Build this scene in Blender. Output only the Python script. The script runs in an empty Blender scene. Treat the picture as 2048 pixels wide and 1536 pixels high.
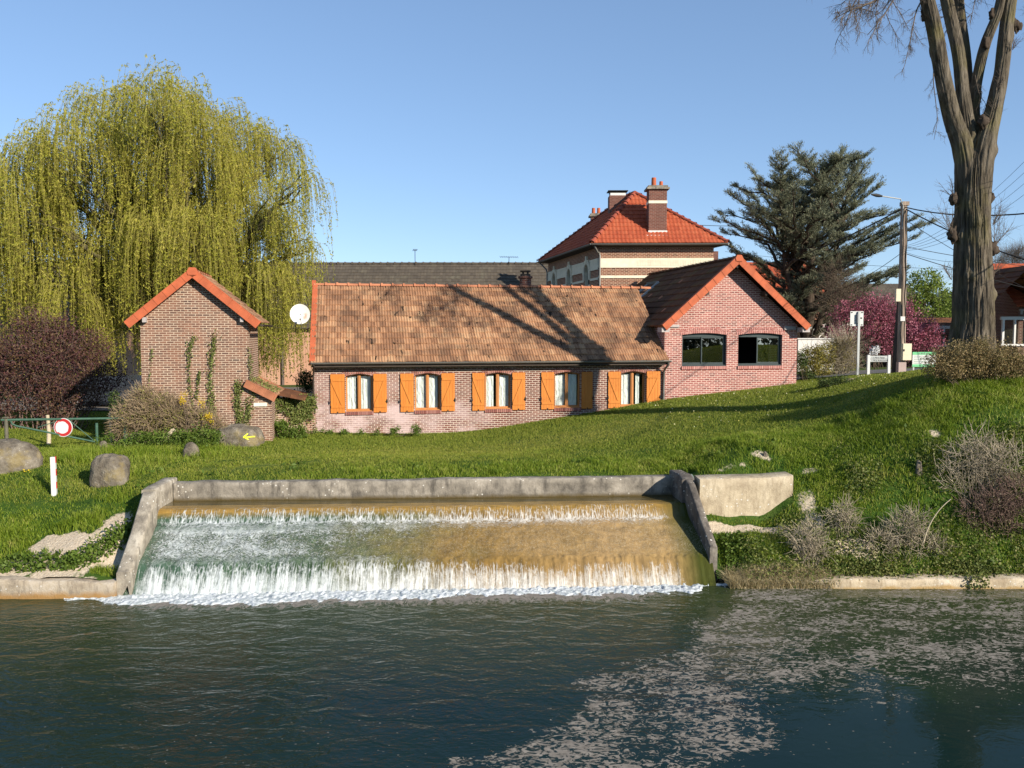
import bpy, math, random
import numpy as np
from mathutils import Vector
R = math.radians
rng = np.random.default_rng(7); random.seed(7)
sc = bpy.context.scene
COL = sc.collection
# ------------------------------------------------------------ camera, sky, sun, exposure
FPX, HOR, EYE = 1657.0, 665.0, 5.5
PITCH = math.atan((768-HOR)/FPX)
cam = bpy.data.objects.new('camera', bpy.data.cameras.new('camera')); COL.objects.link(cam)
cam.location = (0, 0, EYE); cam.rotation_euler = (R(90)-PITCH, 0, 0)
cam.data.sensor_width = 36; cam.data.lens = FPX/2048*36
cam.data.clip_start = 0.1; cam.data.clip_end = 3000
sc.camera = cam
SUN_AZ, SUN_EL = 46.0, 24.0          # azimuth: degrees from -Y towards +X
world = bpy.data.worlds.new('World'); sc.world = world; world.use_nodes = True
wn = world.node_tree; bg = wn.nodes['Background']
sky = wn.nodes.new('ShaderNodeTexSky'); sky.sky_type = 'NISHITA'; sky.sun_disc = False
sky.sun_elevation = R(SUN_EL); sky.sun_rotation = R(180-SUN_AZ)
sky.air_density = 0.85; sky.dust_density = 0.0; sky.ozone_density = 4.0; sky.altitude = 50
gm = wn.nodes.new('ShaderNodeGamma'); gm.inputs[1].default_value = .66
hs = wn.nodes.new('ShaderNodeHueSaturation'); hs.inputs['Saturation'].default_value = 1.0; hs.inputs['Value'].default_value = 1.02
wn.links.new(sky.outputs[0], gm.inputs[0]); wn.links.new(gm.outputs[0], hs.inputs['Color']); cm = wn.nodes.new('ShaderNodeMix'); cm.data_type = 'RGBA'; cm.blend_type = 'MULTIPLY'; cm.inputs[0].default_value = 1.; cm.inputs[7].default_value = (1.02, 1.13, 1.27, 1); wn.links.new(hs.outputs[0], cm.inputs[6]); wn.links.new(cm.outputs[2], bg.inputs[0]); bg.inputs[1].default_value = 0.15
sl = bpy.data.lights.new('sun', 'SUN'); sl.energy = 5.0; sl.angle = R(0.55); sl.color = (1.0, 0.92, 0.80)
so = bpy.data.objects.new('sun', sl); COL.objects.link(so)
ce = math.cos(R(SUN_EL))
sdir = Vector((math.sin(R(SUN_AZ))*ce, -math.cos(R(SUN_AZ))*ce, math.sin(R(SUN_EL))))
so.rotation_euler = sdir.to_track_quat('Z', 'Y').to_euler(); so.location = (20, -20, 30)
sc.view_settings.view_transform = 'Standard'; sc.view_settings.look = 'None'
sc.view_settings.exposure = 0.58; sc.view_settings.gamma = 1.0
sc.render.engine = 'CYCLES'
try:
    sc.cycles.max_bounces = 6; sc.cycles.diffuse_bounces = 2; sc.cycles.glossy_bounces = 3
    sc.cycles.transparent_max_bounces = 8; sc.cycles.caustics_reflective = False; sc.cycles.caustics_refractive = False
except Exception: pass

def P(px, py, D):
    """world point on the ray through a photo pixel, at world depth y = D"""
    c, s = math.cos(PITCH), math.sin(PITCH)
    dx, dy, dz = px-1024.0, FPX*c+(768-py)*s, -FPX*s+(768-py)*c
    t = D/dy
    return np.array((dx*t, D, EYE+dz*t))

# ------------------------------------------------------------ mesh accumulation
class MB:
    def __init__(s): s.V=[]; s.U=[]; s.F=[]; s.n=0
    def add(s, v, f, uv=None):
        v = np.asarray(v, float).reshape(-1, 3); f = np.asarray(f, np.int64)
        s.V.append(v); s.U.append(np.zeros((len(v), 2)) if uv is None else np.asarray(uv, float).reshape(-1, 2))
        s.F.append(f+s.n); s.n += len(v)
    def quad(s, a, b, c, d, uv=None): s.add([a, b, c, d], [[0, 1, 2, 3]], uv)
    def grid(s, g, uv=None):
        a, b = g.shape[:2]; i = np.arange(a*b).reshape(a, b)
        f = np.stack([i[:-1,:-1], i[:-1,1:], i[1:,1:], i[1:,:-1]], -1).reshape(-1, 4)
        s.add(g.reshape(-1, 3), f, None if uv is None else uv.reshape(-1, 2))
    def obox(s, c, ax, ay, az, hx, hy, hz):
        c = np.array(c, float); ax, ay, az = [np.array(q, float)/max(1e-9, np.linalg.norm(q)) for q in (ax, ay, az)]
        H = (hx, hy, hz); A = (ax, ay, az); v=[]; uv=[]; f=[]
        for k in range(3):
            i, j = (k+1)%3, (k+2)%3
            if k==0: i, j = 1, 2
            if k==1: i, j = 0, 2
            if k==2: i, j = 0, 1
            for sg in (-1, 1):
                b = len(v)
                for (p, q) in ((-1,-1),(1,-1),(1,1),(-1,1)):
                    w = c+A[k]*H[k]*sg+A[i]*H[i]*p+A[j]*H[j]*q; v.append(w)
                    uv.append((np.dot(w, A[i])+k*.37, np.dot(w, A[j])))
                f.append([b, b+1, b+2, b+3] if (sg>0)==(k!=1) else [b+3, b+2, b+1, b])
        s.add(v, f, uv)
    def box(s, x0, x1, y0, y1, z0, z1):
        s.obox(((x0+x1)/2,(y0+y1)/2,(z0+z1)/2), (1,0,0),(0,1,0),(0,0,1), abs(x1-x0)/2, abs(y1-y0)/2, abs(z1-z0)/2)
    def tube(s, path, rad, n=6, cap=True):
        path = np.asarray(path, float); m = len(path)
        rad = np.full(m, rad) if np.isscalar(rad) else np.asarray(rad, float)
        t = np.gradient(path, axis=0); t /= np.linalg.norm(t, axis=1)[:, None]+1e-9
        ref = np.array((0., 0, 1)) if abs(t[0][2]) < .9 else np.array((0., 1, 0))
        u = np.cross(t[0], ref); u /= np.linalg.norm(u); us=[]
        for k in range(m):
            u = u-t[k]*np.dot(u, t[k]); u /= np.linalg.norm(u)+1e-9; us.append(u.copy())
        us = np.array(us); w = np.cross(t, us)
        a = np.arange(n)*2*math.pi/n
        g = path[:, None]+rad[:, None, None]*(np.cos(a)[None, :, None]*us[:, None]+np.sin(a)[None, :, None]*w[:, None])
        i = np.arange(m*n).reshape(m, n); j = np.roll(i, -1, 1)
        f = np.stack([i[:-1], j[:-1], j[1:], i[1:]], -1).reshape(-1, 4)
        L = np.concatenate([[0], np.cumsum(np.linalg.norm(np.diff(path, axis=0), axis=1))])
        uv = np.stack([np.broadcast_to(a[None]/6.28, (m, n)), np.broadcast_to(L[:, None], (m, n))], -1)
        s.add(g.reshape(-1, 3), f, uv.reshape(-1, 2))
        if cap and n >= 4:
            for row in (0, m-1):
                c = path[row]; ring = g[row]
                v = np.vstack([ring, c]); k = np.arange(n)
                s.add(v, np.stack([k, (k+1)%n, np.full(n, n), np.full(n, n)], -1))
    def cyl(s, p0, p1, r, n=12, r2=None): s.tube([p0, p1], [r, r if r2 is None else r2], n)
    def build(s, name, mat, parent=None, off=(0,0,0), smooth=False, **props):
        V = np.vstack(s.V)-np.array(off, float); U = np.vstack(s.U)
        loops=[]; starts=[]; tot=0
        for f in s.F:
            if f.shape[1] == 4 and np.any(f[:, 2] == f[:, 3]): f = f[:, :3]
            k = f.shape[1]; loops.append(f.ravel()); starts.append(tot+np.arange(len(f))*k); tot += f.size
        loops = np.concatenate(loops); starts = np.concatenate(starts)
        me = bpy.data.meshes.new(name)
        me.vertices.add(len(V)); me.vertices.foreach_set('co', V.astype(np.float32).ravel())
        me.loops.add(len(loops)); me.loops.foreach_set('vertex_index', loops.astype(np.int32))
        me.polygons.add(len(starts)); me.polygons.foreach_set('loop_start', starts.astype(np.int32))
        uvl = me.uv_layers.new(name='UVMap'); 
        me.update(calc_edges=True)
        me.uv_layers[0].data.foreach_set('uv', U[loops].astype(np.float32).ravel())
        if smooth: me.polygons.foreach_set('use_smooth', np.ones(len(starts), bool))
        if mat: me.materials.append(mat)
        o = bpy.data.objects.new(name, me); COL.objects.link(o)
        if parent: o.parent = parent
        for k, v in props.items(): o[k] = v
        return o
def thing(name, label, cat, loc=(0,0,0), rz=0, group=None):
    o = bpy.data.objects.new(name, None); COL.objects.link(o); o.empty_display_size = .3
    o.location = loc; o.rotation_euler = (0, 0, rz); o['label'] = label; o['category'] = cat
    if group: o['group'] = group
    return o
def copy_thing(root, label, loc, rz=0):
    r = root.copy(); COL.objects.link(r); r.location = loc; r.rotation_euler = (0,0,rz); r['label'] = label
    for ch in list(root.children):
        c = ch.copy(); COL.objects.link(c); c.parent = r
        for g in ch.children:
            d = g.copy(); COL.objects.link(d); d.parent = c
    return r
# ------------------------------------------------------------ noise
def _h(i, j, k, seed):
    x = (i*374761393+j*668265263+k*2147483647+seed*1274126177) & 0xffffffff
    x = ((x ^ (x>>13))*1274126177) & 0xffffffff
    return ((x ^ (x>>16)) & 0xffff)/65535.0
def vnoise(x, y, z=0, seed=0):
    x = np.asarray(x, float); y = np.asarray(y, float)+0*x; z = np.asarray(z, float)+0*x
    i, j, k = np.floor(x).astype(np.int64), np.floor(y).astype(np.int64), np.floor(z).astype(np.int64)
    u, v, w = x-i, y-j, z-k; u, v, w = u*u*(3-2*u), v*v*(3-2*v), w*w*(3-2*w)
    r = 0
    for a in (0,1):
        for b in (0,1):
            for c in (0,1):
                r = r+_h(i+a, j+b, k+c, seed)*(u if a else 1-u)*(v if b else 1-v)*(w if c else 1-w)
    return r*2-1
def fbm(x, y, z=0, o=4, seed=0):
    r = 0; a = 1.0; t = 0
    for q in range(o):
        r = r+a*vnoise(x*2**q, y*2**q, z*2**q if not np.isscalar(z) or z else 0, seed+q); t += a; a *= .5
    return r/t
# ------------------------------------------------------------ materials
class NT:
    def __init__(s, name):
        s.m = bpy.data.materials.new(name); s.m.use_nodes = True; s.t = s.m.node_tree
        s.b = s.t.nodes['Principled BSDF']; s.out = s.t.nodes['Material Output']
        s.b.inputs['Roughness'].default_value = .8
        s.b.inputs['Specular IOR Level'].default_value = .3
    def n(s, typ, **kw):
        o = s.t.nodes.new('ShaderNode'+typ)
        for k, v in kw.items():
            if k.startswith('p_'): setattr(o, k[2:], v)
        for k, v in kw.items():
            if k.startswith('p_'): continue
            key = int(k[1:]) if k[0] == 'i' and k[1:].isdigit() else k.replace('_', ' ')
            inp = o.inputs[key]
            if isinstance(v, bpy.types.NodeSocket): s.t.links.new(v, inp)
            else: inp.default_value = v
        return o
    def uv(s): return s.n('TexCoord').outputs['UV']
    def obj(s): return s.n('TexCoord').outputs['Object']
    def pos(s): return s.n('NewGeometry').outputs['Position']
    def island(s): return s.n('NewGeometry').outputs['Random Per Island']
    def scale(s, v, sx, sy, sz=1.): return s.n('Mapping', Vector=v, Scale=(sx, sy, sz)).outputs[0]
    def noise(s, v, sc=5., det=4., rough=.55, dist=0.): return s.n('TexNoise', Vector=v, Scale=float(sc), Detail=float(det), Roughness=rough, Distortion=dist).outputs[0]
    def voro(s, v, sc=5., feat='F1', out='Distance', rnd=1.): return s.n('TexVoronoi', p_feature=feat, Vector=v, Scale=float(sc), Randomness=rnd).outputs[out]
    def ramp(s, f, stops, interp='LINEAR'):
        o = s.n('ValToRGB', Fac=f); cr = o.color_ramp; cr.interpolation = interp
        while len(cr.elements) < len(stops): cr.elements.new(.5)
        for e, (p, c) in zip(cr.elements, stops):
            e.position = p; e.color = (*c, 1) if not np.isscalar(c) else (c, c, c, 1)
        return o.outputs[0]
    def mix(s, f, a, b, mode='MIX'):
        o = s.n('Mix', p_data_type='RGBA', p_blend_type=mode)
        for k, v in ((0, f), (6, a), (7, b)):
            if isinstance(v, bpy.types.NodeSocket): s.t.links.new(v, o.inputs[k])
            elif k == 0: o.inputs[k].default_value = v
            else: o.inputs[k].default_value = (*v, 1) if not np.isscalar(v) else (v, v, v, 1)
        return o.outputs[2]
    def math(s, op, a, b=0., c=0., clamp=False):
        o = s.n('Math', p_operation=op, p_use_clamp=clamp, i0=a, i1=b)
        if op in ('MULTIPLY_ADD','SMOOTH_MIN'): 
            if isinstance(c, bpy.types.NodeSocket): s.t.links.new(c, o.inputs[2])
            else: o.inputs[2].default_value = c
        return o.outputs[0]
    def rng(s, v, a, b, c=0., d=1.): 
        return s.n('MapRange', Value=v, From_Min=a, From_Max=b, To_Min=c, To_Max=d, p_clamp=True).outputs[0]
    def sep(s, v): o = s.n('SeparateXYZ', i0=v); return o.outputs
    def attr(s, name): return s.n('Attribute', p_attribute_name=name).outputs['Fac']
    def col(s, c):
        if isinstance(c, bpy.types.NodeSocket): s.t.links.new(c, s.b.inputs['Base Color'])
        else: s.b.inputs['Base Color'].default_value = (*c, 1)
    def set(s, k, v):
        if isinstance(v, bpy.types.NodeSocket): s.t.links.new(v, s.b.inputs[k])
        else: s.b.inputs[k].default_value = v
    def bump(s, h, dist=.01, strength=1.):
        o = s.n('Bump', Height=h, Distance=dist, Strength=strength); s.t.links.new(o.outputs[0], s.b.inputs['Normal'])
def simple(name, c, rough=.7, var=.25, sc=6., metal=0., bump=0., spec=.3):
    m = NT(name); n = m.noise(m.obj(), sc, 5.)
    c = np.array(c); m.col(m.ramp(n, [(.25, tuple(c*(1-var))), (.75, tuple(np.minimum(c*(1+var), .95)))]))
    m.set('Roughness', rough); m.set('Metallic', metal); m.set('Specular IOR Level', spec)
    if bump: m.bump(n, bump)
    return m.m
def brick(name, c1, c2, mortar, msize=.013, wash=None, dark=None, grime=None):
    m = NT(name); uv = m.uv(); 
    b = m.n('TexBrick', p_offset=.5, p_squash=1., Vector=uv, Color1=(*c1, 1), Color2=(*c2, 1), Mortar=(*mortar, 1), Scale=1., Mortar_Size=msize, Mortar_Smooth=.15, Bias=-.1, Brick_Width=.225, Row_Height=.0735)
    n = m.noise(uv, 1.3, 6., .6); n2 = m.noise(uv, 26., 4., .6)
    c = m.mix(.55, b.outputs[0], m.ramp(n2, [(.25, .62), (.75, 1.35)]), 'MULTIPLY')
    c = m.mix(.5, c, m.ramp(n, [(.3, .72), (.7, 1.2)]), 'MULTIPLY')
    if dark:
        # scattered burnt bricks
        cell = m.n('TexWhiteNoise', p_noise_dimensions='2D', Vector=m.n('VectorMath', p_operation='FLOOR', i0=m.scale(uv, 1/.225, 1/.0735)).outputs[0]).outputs[0]
        k = m.math('MULTIPLY', m.math('GREATER_THAN', cell, .84), m.math('SUBTRACT', 1., b.outputs[1]))
        c = m.mix(m.math('MULTIPLY', k, .65), c, dark)
    if wash:
        s = m.sep(uv); w = m.noise(m.scale(uv, 1, 1.6), 1.1, 5., .6)
        lo = m.math('MULTIPLY', m.rng(s[0], wash[0], wash[1], 1., 0.), m.rng(s[1], wash[2], wash[3], 1., 0.))
        k = m.math('MULTIPLY', m.math('ADD', m.math('MULTIPLY', lo, .75), m.math('MULTIPLY', m.rng(s[0], wash[4], wash[5], 1., 0.), .3)), m.rng(w, .36, .6))
        c = m.mix(m.math('MULTIPLY', k, .72), c, (.62, .47, .44))
    if grime:
        c = m.mix(m.math('MULTIPLY', m.rng(m.noise(m.scale(uv, 2.2, .7), 1.4, 5.), .45, .7), grime[1]), c, grime[0])
    m.col(c); m.set('Roughness', .9); m.set('Specular IOR Level', .15)
    m.bump(m.math('MULTIPLY_ADD', b.outputs[1], -.8, m.math('MULTIPLY', n2, .4)), .008)
    return m.m
def tiles(name, stops, tw=.21, th=.33, spots=None, moss=None, streak=.25):
    m = NT(name); uv = m.uv()
    fl = m.n('VectorMath', p_operation='FLOOR', i0=m.scale(uv, 1/tw, 1/th)).outputs[0]
    w = m.n('TexWhiteNoise', p_noise_dimensions='2D', Vector=fl).outputs[0]
    n = m.noise(uv, .55, 5., .6); n2 = m.noise(uv, 9., 5., .65)
    f = m.math('ADD', m.math('MULTIPLY', w, .26), m.math('ADD', m.math('MULTIPLY', n, .5), m.math('MULTIPLY', n2, .5)))
    c = m.ramp(m.math('SUBTRACT', f, .12), stops)
    if moss:
        k = m.rng(m.math('ADD', m.noise(uv, 1.1, 6., .7), m.math('MULTIPLY', n2, .3)), moss[1], moss[1]+.16)
        c = m.mix(m.math('MULTIPLY', k, moss[2]), c, moss[0])
    if spots:
        k = m.rng(m.math('ADD', m.noise(uv, spots[1], 4., .6, .6), m.math('MULTIPLY', m.noise(uv, .55, 4.), .35)), spots[2], spots[2]+.03)
        c = m.mix(k, c, spots[0])
    m.col(c); m.set('Roughness', .88); m.set('Specular IOR Level', .2); m.bump(n2, .012)
    return m.m
def leafm(name, c1, c2, c3=None, trans=.35, sc=.6):
    m = NT(name); r = m.island(); n = m.noise(m.pos(), sc, 3.)
    f = m.math('ADD', m.math('MULTIPLY', r, .6), m.math('MULTIPLY', n, .5))
    st = [(.15, c1), (.85, c2)] if c3 is None else [(.12, c1), (.5, c2), (.9, c3)]
    c = m.ramp(f, st); m.col(c); m.set('Roughness', .6); m.set('Specular IOR Level', .25)
    tr = m.n('BsdfTranslucent', Color=c)
    mx = m.n('MixShader', i0=trans); m.t.links.new(m.b.outputs[0], mx.inputs[1]); m.t.links.new(tr.outputs[0], mx.inputs[2])
    m.t.links.new(mx.outputs[0], m.out.inputs[0]); return m.m
def barkm(name, c1, c2, sx=9., sy=1.3, bump=.03):
    m = NT(name); o = m.scale(m.obj(), sx, sx, sy); n = m.noise(o, 1., 6., .65, .4); n2 = m.noise(m.obj(), .8, 3.)
    c = m.ramp(n, [(.32, c1), (.68, c2)]); c = m.mix(.4, c, m.ramp(n2, [(.3, .7), (.7, 1.2)]), 'MULTIPLY')
    m.col(c); m.set('Roughness', .95); m.set('Specular IOR Level', .1); m.bump(n, bump); return m.m
def concm(name, base, light, dark, ochre=None, wet=None):
    m = NT(name); o = m.obj(); n = m.noise(o, 2.2, 8., .68); n2 = m.noise(m.scale(o, 3, 3, .7), 2., 6., .7); v = m.voro(o, 9.)
    c = m.ramp(n, [(.28, dark), (.5, base), (.72, light)])
    c = m.mix(m.rng(n2, .5, .7), c, dark)
    c = m.mix(m.math('MULTIPLY', m.math('LESS_THAN', v, .16), m.math('GREATER_THAN', m.noise(o, 1.1, 2.), .52)), c, (.6, .57, .5))
    if ochre: c = m.mix(m.rng(m.math('SUBTRACT', m.math('MULTIPLY', n, .35), m.sep(m.pos())[2]), ochre[1], ochre[2]), c, ochre[0])
    if wet: c = m.mix(m.rng(m.math('ADD', m.sep(m.pos())[2], m.math('MULTIPLY', n2, .12)), wet[1], wet[2], 1., 0.), c, wet[0])
    m.col(c); m.set('Roughness', .92); m.set('Specular IOR Level', .15)
    m.bump(m.math('ADD', n, m.math('MULTIPLY', m.noise(o, 40., 4.), .3)), .03); return m.m
# ------------------------------------------------------------ ground
WA = R(3.3); WO = np.array((-7.97, 16.88)); WU = np.array((math.cos(WA), math.sin(WA))); WV = np.array((-math.sin(WA), math.cos(WA)))
def W(u, v, z): q = WO+WU*u+WV*v; return np.array((q[0], q[1], z))
CTL = []
def cp(px, py, D): CTL.append(P(px, py, D))
for x in (-60, -30, -18, -13, -10, -8.7): CTL.append((x, 17.0, .38))
for a in [(130,1090,17.9),(60,1050,18.8),(200,1010,19.3),(100,960,20.8),(-200,960,20.8),(225,1030,18.9),(-200,1060,18.6),
          (350,940,22),(100,900,26),(-100,880,28.5),(400,875,28.3),(700,960,20.4),(1000,955,20.7),(700,905,25),(1000,905,25),(630,865,30),(940,863,31),
          (1100,838,31.7),(1200,822,32.1),(1328,800,32.5),(1450,785,33),(1593,768,33.6),(1200,945,21),(1380,945,20.9),(1250,870,26),(1150,900,24),(1400,870,24.2),(1400,820,28.3),
          (1530,905,20.8),(1700,900,20.5),(1700,850,22.2),(1700,790,25),(1700,763,28.5),(1550,850,24),(1560,800,28),(1715,753,32),(1650,760,34),
          (1850,900,19.6),(1850,830,20.8),(1850,775,22),(1850,748,24.5),(2048,900,19.2),(2048,800,20.6),(2048,738,22.6),(2200,730,22.6),(1950,742,23),
          (1640,1060,18.7),(1800,1060,18.6),(2048,1060,18.4),(1700,1000,19.2),(1950,1000,18.9),(1600,960,20.0),(1500,1080,18.5),(2250,1000,18.8),(1800,750,31)]: cp(*a)
for q in [(5.6,19.0,1.0),(4.9,19.0,1.0),(5.2,19.25,1.0),(5.9,19.35,1.02),(6.25,19.3,1.1),(6.6,19.45,1.55),(5.6,20.2,2.1),(4.8,20.3,2.05),(4.9,17.85,.12),(7,17.9,.22),(10,17.9,.22),(14,17.9,.22),(20,17.9,.22),(30,17.9,.22),(60,17.9,.22),
          (16,28,4.3),(22,28,4.3),(25,22,4.7),(40,22,4.8),(60,30,4.5),(18,45,3.7),(30,45,3.8),(0,42,2.4),(-8,42,2.0),(-20,42,2.0),(-30,30,1.9),(-60,30,1.9),(-60,60,2.2),(0,60,2.6),(30,70,4),(60,70,4),(0,120,3),(-80,120,2.5),(90,120,4),(-30,22,1.85),(-20,30,1.9),(12,40,3.5),(-8.42,18.9,1.36),(-8.45,18.2,.85),(-8.5,17.5,.42),(-9.0,18.2,1.0),(-80,20,1.6)]: CTL.append(q)
CTL = np.array(CTL, float)
def _tps_fit(c, lam=.02):
    n = len(c); d = np.linalg.norm(c[:, None, :2]-c[None, :, :2], axis=2)
    K = np.where(d > 0, d*d*np.log(d+1e-9), 0)+lam*np.eye(n); Pm = np.c_[np.ones(n), c[:, :2]]
    A = np.zeros((n+3, n+3)); A[:n,:n] = K; A[:n,n:] = Pm; A[n:,:n] = Pm.T
    return np.linalg.solve(A, np.r_[c[:, 2], 0, 0, 0])
TW = _tps_fit(CTL)
def ground(x, y):
    x = np.atleast_1d(np.asarray(x, float)); y = np.atleast_1d(np.asarray(y, float)); shp = x.shape
    x = np.clip(x.ravel(), -78, 88); y = np.clip(y.ravel(), 10, 118); out = np.zeros(len(x))
    for a in range(0, len(x), 20000):
        X, Y = x[a:a+20000], y[a:a+20000]
        d = np.hypot(X[:, None]-CTL[None, :, 0], Y[:, None]-CTL[None, :, 1])
        out[a:a+20000] = np.where(d > 0, d*d*np.log(d+1e-9), 0)@TW[:-3]+TW[-3]+TW[-2]*X+TW[-1]*Y
    return out.reshape(shp)
def gz(x, y): return float(ground(x, y)[0])
SOIL = [(-9.55,17.7,.95,.72,1.3),(-10.5,17.3,.8,.28,1.),(-9.0,18.6,.3,.4,.8),(6.25,20.7,.22,.2,.55),(5.3,20.35,.6,.12,.6),(4.6,19.0,.6,.18,1.),(5.5,19.0,1.2,.17,.9),(6.95,19.35,.3,.3,.5),(6.9,18.85,.3,.18,.6),(7.3,20.2,.25,.12,.45),(10.2,20.0,.15,.12,.6),(7.9,18.3,.8,.2,.7),(-1.7,20.35,.7,.12,.7),(2,20.5,2.5,.15,.25)]
def soilmask(x, y):
    s = np.zeros_like(x)
    for (cx, cy, rx, ry, k) in SOIL:
        d = ((x-cx)/rx)**2+((y-cy)/ry)**2
        s = np.maximum(s, k*np.clip(1.25-d*.8+1.5*fbm(x*2.6, y*2.6, seed=51, o=4), 0, 1))
    return s
def mownmask(x, y):
    # pale mown track that runs up the bank from lower left to the right
    d = np.abs(y-(24.6+.36*(x+4)))/(1.7)
    t = np.exp(-d**2)*np.clip((x+9)/4, 0, 1)*np.clip((9-x)/6, 0, 1)
    d2 = np.abs(y-(22.1+.18*(x+7)))/.55
    t = np.maximum(t, .9*np.exp(-d2**2)*np.clip((x+10)/2, 0, 1)*np.clip((1-x)/3, 0, 1))
    d3 = ((x+11.2)/1.6)**2+((y-20.6)/.3)**2; t = np.maximum(t, np.exp(-d3))
    d4 = ((x-11.3)/3.0)**2+((y-(24.2+.0*x))/1.2)**2; t = np.maximum(t, np.exp(-d4))
    return t
def longmask(x, y):
    # 1 = rough long grass on the slopes, 0 = short mown lawn
    a = np.clip((ln(x)-y)/1.2, 0, 1)
    return a
def ln(x): return np.interp(x, [-30,-12,-8.3,-4,0,4,6,9,11,13,30], [19.4,19.6,19.8,21.8,22.4,23.2,23.8,23.4,22.8,22.4,22.4])
xs = np.unique(np.r_[np.linspace(-80,-16,26), np.arange(-16,-8.3,.14), -8.27, np.arange(-8.1,4.5,.14), 4.5, np.arange(4.6,20,.14), np.linspace(20,90,30)])
yb = np.r_[np.arange(21.2,36,.2), 36+np.cumsum(.2*1.09**np.arange(1,50))]
yb = yb[yb < 170]; yb = np.r_[yb, 200, 400, 1200]
mb = MB(); soil=[]; mown=[]
def block(x, front):
    s = np.linspace(0, 1, 34)[:, None]
    near = front[None, :]*(1-s)+21.2*s
    Y = np.vstack([near[:-1], np.repeat(yb[:, None], len(x), 1)]); X = np.repeat(x[None], len(Y), 0)
    Z = ground(X, Y)
    k = np.clip((26-Y)/3, .25, 1)*np.clip((60-Y)/20, 0, 1)
    Z = Z+.05*k*fbm(X*1.6, Y*1.6, seed=3)+.02*k*fbm(X*7, Y*7, seed=5)
    Z[-3:] = np.minimum(Z[-3:], 3)
    mb.grid(np.stack([X, Y, Z], -1), np.stack([X, Y], -1)); soil.append(soilmask(X, Y).ravel()); mown.append(mownmask(X, Y).ravel())
x1 = xs[xs <= -8.26]; block(x1, np.full(len(x1), 17.0))
x2 = xs[(xs >= -8.28) & (xs <= 4.51)]; block(x2, np.array([W(0, 0, 0)[1]+3.0+(x+7.97)*math.tan(WA) for x in x2]))
x3 = xs[xs >= 4.49]; block(x3, np.full(len(x3), 17.85))
m = NT('turf'); pz = m.pos(); n = m.noise(pz, 1.2, 6., .6); n2 = m.noise(pz, 14., 5., .7); n3 = m.noise(m.scale(pz, .5, 2.5), 1.2, 4.)
g = m.ramp(m.math('MULTIPLY_ADD', n2, .5, m.math('MULTIPLY', n, .5)), [(.3, (.020, .045, .008)), (.5, (.045, .09, .014)), (.7, (.10, .13, .03))])
g = m.mix(m.math('MULTIPLY', m.attr('mown'), m.rng(n3, .3, .62)), g, (.17, .19, .045))
ds = m.rng(m.sep(pz)[1], 36., 40.); g = m.mix(ds, g, (.07, .10, .03))
sm = m.rng(m.math('MULTIPLY_ADD', n2, .9, m.attr('soil')), .75, .98)
g = m.mix(sm, g, m.ramp(m.noise(pz, 22., 6., .75), [(.25, (.34, .25, .16)), (.55, (.58, .48, .35)), (.8, (.72, .65, .52))]))
m.col(g); m.set('Roughness', .95); m.set('Specular IOR Level', .05); m.bump(n2, .05)
ter = mb.build('ground', m.m, smooth=True, kind='structure', label='grassy river bank and lawn rising to the right')
for nm, arr in (('soil', soil), ('mown', mown)):
    a = ter.data.attributes.new(nm, 'FLOAT', 'POINT'); a.data.foreach_set('value', np.concatenate(arr).astype(np.float32))

# ------------------------------------------------------------ the pond
m = NT('pond_water'); p = m.pos(); xyz = m.sep(p)
m.set('IOR', 1.33); m.set('Specular IOR Level', .21); m.set('Roughness', .035)
s = m.math('SUBTRACT', m.math('MULTIPLY', m.math('SUBTRACT', xyz[0], 4.3), .82), m.math('MULTIPLY', m.math('SUBTRACT', xyz[1], 17.3), .57))
wob = m.noise(p, .45, 5., .65); s2 = m.math('ADD', s, m.math('MULTIPLY_ADD', wob, 4.4, -2.2))
bandA = m.math('MULTIPLY', m.rng(s2, -.5, .6), m.rng(s2, 2.2, 4.0, 1., 0.))
bandB = m.math('MULTIPLY', m.rng(s2, 0., 1.), m.rng(m.math('ADD', xyz[1], m.math('MULTIPLY', wob, 1.6)), 11.9, 13.9, .34, 1.))
den = m.math('MAXIMUM', bandA, m.math('MULTIPLY', bandB, .95))
fl = m.noise(m.scale(p, 1.0, 1.6), 6.0, 7., .70, 1.6); big = m.noise(m.scale(p, .7, 1.2), 1.1, 3., .6)
thr = m.math('SUBTRACT', .80, m.math('ADD', m.math('MULTIPLY', den, .285), m.math('MULTIPLY', m.math('SUBTRACT', big, .5), .36)))
foam = m.math('MULTIPLY', m.rng(m.math('SUBTRACT', fl, thr), 0., .022), m.rng(den, .04, .22))
# small drifting bubbles
bub = m.math('MULTIPLY', m.math('LESS_THAN', m.voro(m.scale(p, 1, 1.4), 5.), .075), m.rng(m.noise(p, .35, 3.), .42, .6, 0., .75))
foam = m.math('MAXIMUM', foam, bub)
wc, ws = math.cos(WA), math.sin(WA)
vq = m.math('ADD', m.math('MULTIPLY', m.math('SUBTRACT', xyz[0], float(WO[0])), -ws), m.math('MULTIPLY', m.math('SUBTRACT', xyz[1], float(WO[1])), wc))
uq = m.math('ADD', m.math('MULTIPLY', m.math('SUBTRACT', xyz[0], float(WO[0])), wc), m.math('MULTIPLY', m.math('SUBTRACT', xyz[1], float(WO[1])), ws))
toe = m.math('MULTIPLY', m.rng(vq, -1.7, -.35), m.math('MULTIPLY', m.rng(uq, -1.4, .6), m.rng(uq, 12.4, 10.5, 0., 1.)))
toef = m.rng(m.math('SUBTRACT', m.noise(m.scale(p, 2.2, 1.0), 3.6, 7., .75, .6), m.math('SUBTRACT', .86, m.math('MULTIPLY', toe, .5))), 0., .07)
foam = m.math('MAXIMUM', foam, toef)
teal = m.ramp(m.noise(p, .25, 3.), [(.3, (.005, .017, .018)), (.7, (.010, .024, .018))])
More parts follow.
